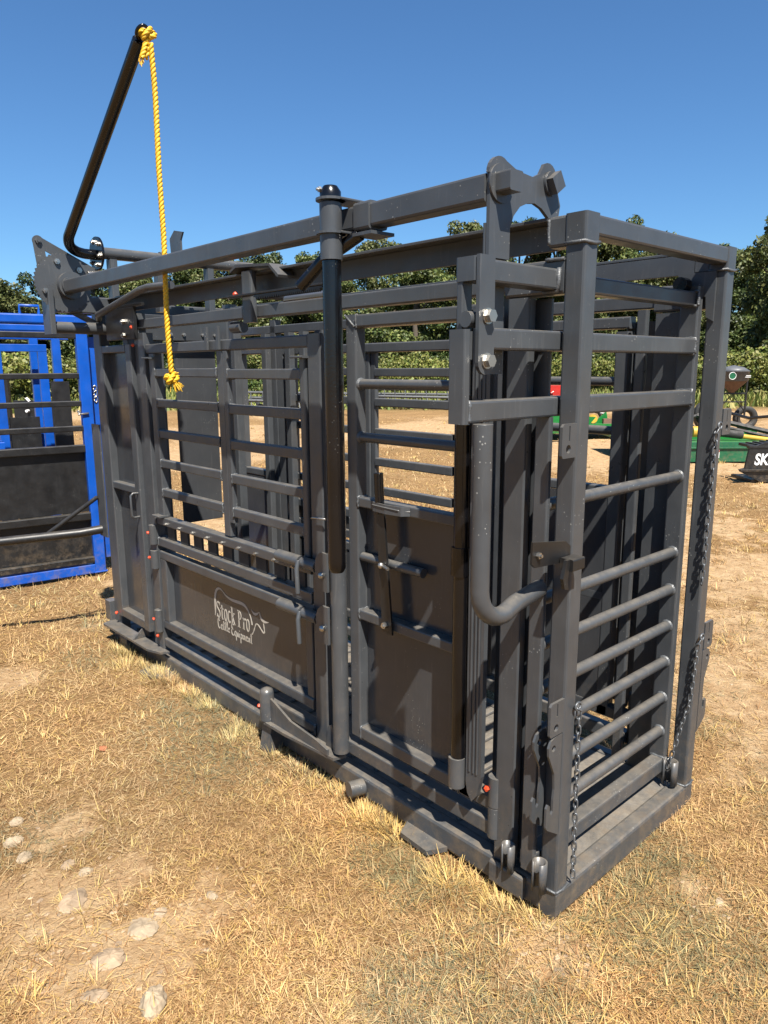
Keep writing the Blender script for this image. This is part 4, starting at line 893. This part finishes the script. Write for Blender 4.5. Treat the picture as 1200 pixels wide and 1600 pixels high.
# row of rakes / harrows
def harrow(name, label, loc, n_, rz, cat='harrow'):
    r = root(name, label, cat, loc, rz, True, group='grey tined implements parked in the field')
    L0 = n_*.42; mk('frame_beam', G().pipe([(0, 0, .82), (L0, 0, .74)], .05, 8).pipe([(0, .3, .62), (L0, .3, .56)], .05, 8).pipe([(0, -.3, .55), (L0, -.3, .45)], .06, 8), GI, r)
    for i in range(n_):
        x = i*.42+.1; mk('tine', G().pipe([(x, 0, .80), (x+.05, -.3, .5), (x+.12, -.42, .18), (x+.2, -.3, .04)], .022, 6), BM if i % 2 else GI, r)
    g = G()
    for i in range(10): g.blob((.6+random.gauss(0, .5)+.0, random.gauss(0, .2), .5+random.gauss(0, .15)), random.uniform(.06, .16), 7, jit=.5, seed=i+40)
    mk('gearbox', g, GI, r); mk('gauge_wheel', wheel(G(), (L0*.7, -.2, .22), .2, .12, .1), RB, r, True); mk('gauge_wheel', wheel(G(), (L0*.1, -.2, .22), .2, .12, .1), RB, r, True)
harrow('field_harrow', 'grey tined harrow in the field, seen through the side door bars', (17.9, 21.6, -.02), 12, RZ-.1)
harrow('field_harrow', 'second grey harrow further left, seen between the squeeze bars', (12.5, 21.5, -.02), 11, RZ)
# dark loader left, behind blue chute
sk = root('skid_loader', 'black loader attachment standing behind the blue chute at far left', 'loader attachment', (1.3, 9.1, -.02), RZ, True)
mk('mast_plate', G().box((-.1, .55), (0, .06), (.35, 1.25)), BM, sk); mk('mast_plate', G().box((-.75, -.15), (0, .06), (.45, 1.55)), BM, sk)
mk('mast_beam', G().box((.30, .36), (-.05, .0), (.35, 1.72)).box((-.75, .4), (-.08, -.01), (.85, .93)).box((-.75, .3), (-.08, -.01), (.42, .5)), BM, sk)
for (xx, zz) in ((.10, 1.12), (.22, 1.19), (.24, .93)): mk('hose_fitting', G().pipe([(xx, -.08, zz), (xx, -.02, zz)], .018, 10), WH, sk, True)
mk('warning_sticker', G().prism([(.06, 1.28), (.09, 1.295), (.13, 1.25), (.10, 1.235)], 1, -.006, -.002), WH, sk); mk('fork_tine', G().pipe([(-.6, -.1, .5), (-.5, -.9, .10), (.2, -.9, .08)], .04, 6), BM, sk)
mk('roller', G().pipe([(-.8, -.2, .22), (.5, -.2, .22)], .20, 18), BM, sk, True)

# ------------------------------------------------------------------ rocks and ground litter
def rock(x, y, r, sq, m, label, seed):
    g = G().blob((x, y, float(gz(np.array([x]), np.array([y]))[0])+r*sq[2]*.12), r*.92, 14, (sq[0], sq[1], sq[2]*1.15), .20, seed)
    o = mk('field_stone', g, m); rr = random.Random(seed)
    import bmesh
    b = bmesh.new(); b.from_mesh(o.data); bmesh.ops.subdivide_edges(b, edges=b.edges, cuts=1, use_grid_fill=True)
    for v in b.verts: v.co *= 1+.08*(rr.random()-.5)
    b.to_mesh(o.data); b.free(); o.data.polygons.foreach_set('use_smooth', [False]*len(o.data.polygons)); top(o, label, 'stone', 'pale stones lying in the dry grass'); o.rotation_euler[2] = seed
rock(-1.022, .556, .046, (1.15, .8, .75), STN, 'largest pale stone with rusty edges, at the bottom of the photo', 1)
rock(-1.045, 1.648, .026, (1, 1, .6), STN, 'topmost pale stone at the left edge', 2); rock(-1.088, 1.535, .03, (1.2, .9, .6), STN, 'second pale stone down the left edge', 3)
rock(-1.085, 1.415, .03, (1, .9, .6), STN, 'third pale stone down the left edge', 4); rock(-.985, 1.29, .026, (.9, 1.1, .5), STB, 'brownish stone right of the left-edge stones', 5)
rock(-.955, 1.21, .026, (1, .8, .5), STN, 'white wedge-shaped stone below the brownish one', 6); rock(-1.04, 1.09, .055, (1.1, .8, .3), STB, 'flat pinkish slab stone at lower left', 7)
rock(-.93, .83, .05, (1.1, .9, .25), STN, 'flat cream slab in the bare dirt patch', 8); rock(-1.05, .78, .052, (1, .9, .3), STB, 'tan half-buried stone left of the cream slab', 9)
rock(-.855, .86, .022, (1, 1, .4), STN, 'small chip stone between two straw tufts', 10); rock(-.70, .82, .022, (1.2, .8, .4), STN, 'small chip stone on the upper right of the dirt patch', 11)
rock(-1.13, .68, .034, (1.2, .8, .4), STB, 'lowest brown stone near the bottom left corner', 12); rock(.46, -.30, .019, (1.2, .8, .4), STN, 'pale stone in front of the chute entrance at right', 13)
g = G(); rr = random.Random(5)
for i in range(420):
    cx, cy, rad, _ = BARE[rr.choice([0, 0, 1, 1, 2, 3, 4, 4, 5, 6, 7, 7, 8])]; a = rr.random()*6.28; d = rad*rr.random()**.5
    x, y = cx+d*math.cos(a), cy+d*math.sin(a)
    if -.02 < x < .92 and -.02 < y < 3.3: continue
    r_ = rr.uniform(.003, .012); g.blob((x, y, float(gz(np.array([x]), np.array([y]))[0])-r_*.05), r_, 6, (1, rr.uniform(.5, 1), .42), .7, i)
o = mk('gravel', g, STG, kind='stuff', label='small pale gravel chips on the bare dirt'); o['category'] = 'gravel'
LZ_ = float(gz(np.array([-.6]), np.array([1.95]))[0])+.012
lf = mk('fallen_leaf', G().add([(-.60, 1.93, LZ_), (-.58, 1.945, LZ_+.006), (-.583, 1.972, LZ_+.004), (-.605, 1.975, LZ_+.007), (-.615, 1.95, LZ_+.001)], [(0, 1, 2, 3, 4)]), mat('dead_leaf', (.34, .13, .055), .7)); top(lf, 'single rust-brown fallen leaf on the straw at left', 'leaf')

# ------------------------------------------------------------------ TREES
def leafcloud(blobs, N, size, pal, seed, flat=1.):
    r = np.random.default_rng(seed); B = np.array(blobs); wgt = B[:, 3]**2; k = r.choice(len(B), N, p=wgt/wgt.sum())
    d = r.normal(size=(N, 3)); d /= np.linalg.norm(d, axis=1)[:, None]; rad = B[k, 3]*(.62+.42*r.random(N)**.6)
    c = B[k, :3]+d*rad[:, None]*np.array([1, 1, .8]); c += r.normal(size=(N, 3))*.06
    nrm = d*.8+r.normal(size=(N, 3))*.7+np.array([0, 0, .35]); nrm /= np.linalg.norm(nrm, axis=1)[:, None]
    t = np.cross(nrm, r.normal(size=(N, 3))); t /= np.linalg.norm(t, axis=1)[:, None]; b_ = np.cross(nrm, t)
    s = size*(.55+.9*r.random(N))[:, None]
    co = np.stack([c-t*s, c-b_*s*.6+nrm*s*.15, c+t*s, c+b_*s*.6-nrm*s*.1], 1).reshape(-1, 3)
    P = np.array(pal); cc = P[r.integers(0, len(P), N)]*(.7+.6*r.random((N, 1)))*(.8+.4*r.random(len(B))[k][:, None])
    return co, np.arange(N*4).reshape(-1, 4), np.repeat(cc, 4, 0)
def leafmesh(name, co, q_, cc):
    me = bpy.data.meshes.new(name); np_mesh(me, co, q_); a = me.color_attributes.new('col', 'FLOAT_COLOR', 'POINT')
    a.data.foreach_set('color', np.concatenate([cc, np.ones((len(cc), 1))], 1).astype(np.float32).ravel()); me.materials.append(LEAF); return me
PALS = [[(.066, .088, .022), (.046, .070, .018), (.105, .120, .030)], [(.085, .100, .028), (.060, .080, .022), (.12, .122, .040)], [(.042, .064, .018), (.034, .052, .015), (.075, .092, .026)]]
TM = []
for v in range(5):
    r = random.Random(100+v); H = 10.; bl = []; limbs = []
    for i in range(58):
        t = r.random()**.75; z = 1.6+t*(H-2.2); env = (math.sin(math.pi*min(1, (t*.88+.12)))**.6)*3.5; a = r.random()*6.283; rd = env*r.random()**.45
        rb_ = r.uniform(.55, 1.15)*(1-.35*t); bl.append((math.cos(a)*rd, math.sin(a)*rd, z, rb_))
        if i % 5 == 0: limbs.append((math.cos(a)*rd*.9, math.sin(a)*rd*.9, z))
    for i in range(4): bl.append((r.uniform(-1.4, 1.4), r.uniform(-1.4, 1.4), H-.3-r.random()*.9, r.uniform(.35, .65)))
    crown = leafmesh('crown', *leafcloud(bl, 30000, .098, PALS[v % 3], 300+v))
    g = G().pipe([(0, 0, -.3), (.05, 0, 2), (-.1, .1, 5), (0, 0, 8.6)], .2, 10, rs=[.30, .22, .15, .04])
    for (x, y, z) in limbs: g.pipe([(0, 0, max(1.5, z-2.2)), (x*.5, y*.5, z-.9), (x, y, z)], .06, 6, rs=[.10, .06, .02])
    tm = bpy.data.meshes.new('trunk'); tm.from_pydata(g.v, [], g.f); tm.materials.append(BARK); fix(tm); TM.append((crown, tm))
def cam_pt(px, D):
    """plan position for a horizontal bearing (px of the 1200-wide photo) at forward distance D"""
    t = .742+math.atan((px-600)/1139/math.cos(pit)); R = D/math.cos(t-.742)
    return CP.x+R*math.sin(t), CP.y+R*math.cos(t)
def tree(x, y, h, wd, v, label, group, rz):
    r = root('field_tree', label, 'tree', (x, y, -.1), rz, True, group)
    for me, nm in ((TM[v][0], 'crown'), (TM[v][1], 'trunk')):
        o = bpy.data.objects.new(nm, me); COL.objects.link(o); o.parent = r; o.scale = (wd/7., wd/7., h/10.)
tr_ = random.Random(9)
hts = {0: 9.3, 60: 8.6, 400: 10.6, 500: 10.2, 590: 11.3, 720: 12.6, 850: 13.2, 960: 12.6, 1090: 10.9, 1190: 12.0}
ks = sorted(hts)
def hat(px):
    if px <= ks[0]: return hts[ks[0]]
    for a, b_ in zip(ks, ks[1:]):
        if px <= b_: return hts[a]+(hts[b_]-hts[a])*(px-a)/(b_-a)
    return 12.5
TL = [(-8, 'tree at the left edge of the photo, above the blue chute'), (38, 'round-topped tree just left of the toothed disc'), (110, 'tree seen through the frame of the blue chute'), (175, 'tree hidden behind the head door of the grey chute'),
      (240, 'tree behind the neck sheet of the grey chute'), (310, 'tree seen between the head gate and the saddle bracket'), (372, 'low treetop above the saddle bracket'), (432, 'feathery treetop just left of the black drop handle'),
      (500, 'tree directly behind the black drop handle'), (585, 'broad treetop right of the drop handle under the lift tube'), (650, 'lower tree between the drop handle and the outer arm'), (735, 'tall tree left of the rocker plate'),
      (800, 'tree seen through the arch of the rocker plate'), (855, 'tree rising just right of the rocker plate'), (905, 'tree behind the near corner post'), (962, 'treetop peeking above the front header'), (1020, 'tree seen below the front header'),
      (1082, 'thin treetop peeking above the right end of the header'), (1128, 'tree close behind the right corner post'), (1260, 'right')]
for k, (px, lab) in enumerate(TL):
    D = tr_.uniform(56, 62); x, y = cam_pt(px, D); h = hat(px)*D/58*tr_.uniform(.93, 1.05)*{432: 1.05, 500: .98, 585: 1.07, 650: .93, 735: 1.06, 800: 1.04, 1020: .93, 1082: .93, 1128: .88, 962: 1.06}.get(px, 1)
    if lab in ('left', 'right'): lab = 'green tree of the tree line beyond the %s edge of the photo' % lab
    tree(x, y, h, tr_.uniform(6.4, 8.2), k % 5, lab, 'trees along the far side of the field', tr_.random()*6.28)
x, y = cam_pt(1222, 44); tree(x, y, 11.3, 7.4, 1, 'tallest and nearest tree, beside the right edge of the photo', 'trees along the far side of the field', 1.)
x, y = cam_pt(1290, 42); tree(x, y, 11.6, 7.5, 3, 'big near tree just beyond the right edge of the photo', 'trees along the far side of the field', 3.)
def mass(name, label, items, size, pals, seed, per):
    C2, Q2, K2 = [], [], []; of = 0
    for k, (x, y, h, wd, v) in enumerate(items):
        r = random.Random(seed+k); bl = [(x+r.gauss(0, wd*.32), y+r.gauss(0, wd*.32), h*(.08+.84*r.random()**.8), r.uniform(.10, .2)*h) for i in range(26)]
        c, q_, kk = leafcloud(bl, per, size, pals[v % len(pals)], seed+k); c[:, 2] = np.maximum(c[:, 2], .02); C2.append(c); Q2.append(q_+of); K2.append(kk); of += len(c)
    me = leafmesh(name, np.concatenate(C2), np.concatenate(Q2), np.concatenate(K2)); o = bpy.data.objects.new(name, me); COL.objects.link(o); o['kind'] = 'stuff'; o['label'] = label; o['category'] = 'vegetation'
it = []
for k, px in enumerate(range(-180, 1400, 70)):
    D = tr_.uniform(67, 73); x, y = cam_pt(px+tr_.uniform(-20, 20), D); it.append((x, y, hat(px)*D/58*.78, 8.5, k))
mass('distant_wood', 'dark mass of woodland behind the front row of trees', it, .16, PALS, 900, 9500)
# bushes
BMs = []
for v in range(4):
    r = random.Random(50+v); bl = [(r.uniform(-1.6, 1.6), r.uniform(-1, 1), r.uniform(.2, 1.5), r.uniform(.3, .6)) for i in range(26)]
    BMs.append(leafmesh('bush_foliage', *leafcloud(bl, 8000, .065, [[(.14, .15, .03), (.10, .13, .026), (.18, .175, .05)], [(.07, .10, .026), (.11, .13, .03), (.055, .08, .02)]][v % 2], 700+v)))
def bush(px, D, s, v, label, hs=1.):
    x, y = cam_pt(px, D); o = bpy.data.objects.new('bush', BMs[v]); COL.objects.link(o); o.location = (x, y, -.05); o.scale = (s, s, s*hs); o.rotation_euler[2] = tr_.random()*6.28
    top(o, label, 'bush', 'yellow-green bushes below the trees')
for px, D, s, v, lab in ((1150, 38, 1.4, 0, 'yellow-green bush behind the seed spreader'), (1192, 37, 1.5, 0, 'yellow-green bush at the right edge, right of the seed spreader'), (1235, 38, 1.6, 2, 'bush just beyond the right edge of the photo'),
        (1105, 41, 1.2, 2, 'bush between the slide gate stile and the right corner post'), (975, 42, 1.3, 0, 'bright bush seen between the two upper gate crossbars'), (925, 44, 1.2, 2, 'bush seen right beside the near corner post'), (862, 43, 1.3, 0, 'bush above the red machine'),
        (590, 44, 1.3, 0, 'bush above the grey harrow'), (660, 45, 1.3, 2, 'bush behind the right end of the grey harrow'), (70, 34, 1.4, 0, 'yellow-green bush seen through the inner frame of the blue chute'), (104, 36, 1.3, 2, 'bush between the inner frame and corner post of the blue chute'),
        (15, 38, 1.4, 0, 'bush seen through the blue chute at the left edge')): bush(px, D, s, v, lab)
it = []
for k, px in enumerate(range(-200, 1420, 30)):
    D = tr_.uniform(45, 54); x, y = cam_pt(px+tr_.uniform(-12, 12), D); it.append((x, y, tr_.uniform(1.6, 3.0), 3.4, k))
mass('undergrowth', 'tangled undergrowth filling the foot of the tree line', it, .085, [[(.11, .125, .028), (.08, .105, .024), (.145, .14, .045)], [(.05, .08, .02), (.08, .10, .026), (.04, .062, .018)]], 1500, 3200)
it = []
for k, px in enumerate(range(-220, 1450, 60)):
    x, y = cam_pt(px, tr_.uniform(64, 67)); it.append((x, y, 5., 6., 0))
mass('dark_thicket', 'dark thicket between the tree trunks', it, .2, [PALS[2]], 2500, 3500)
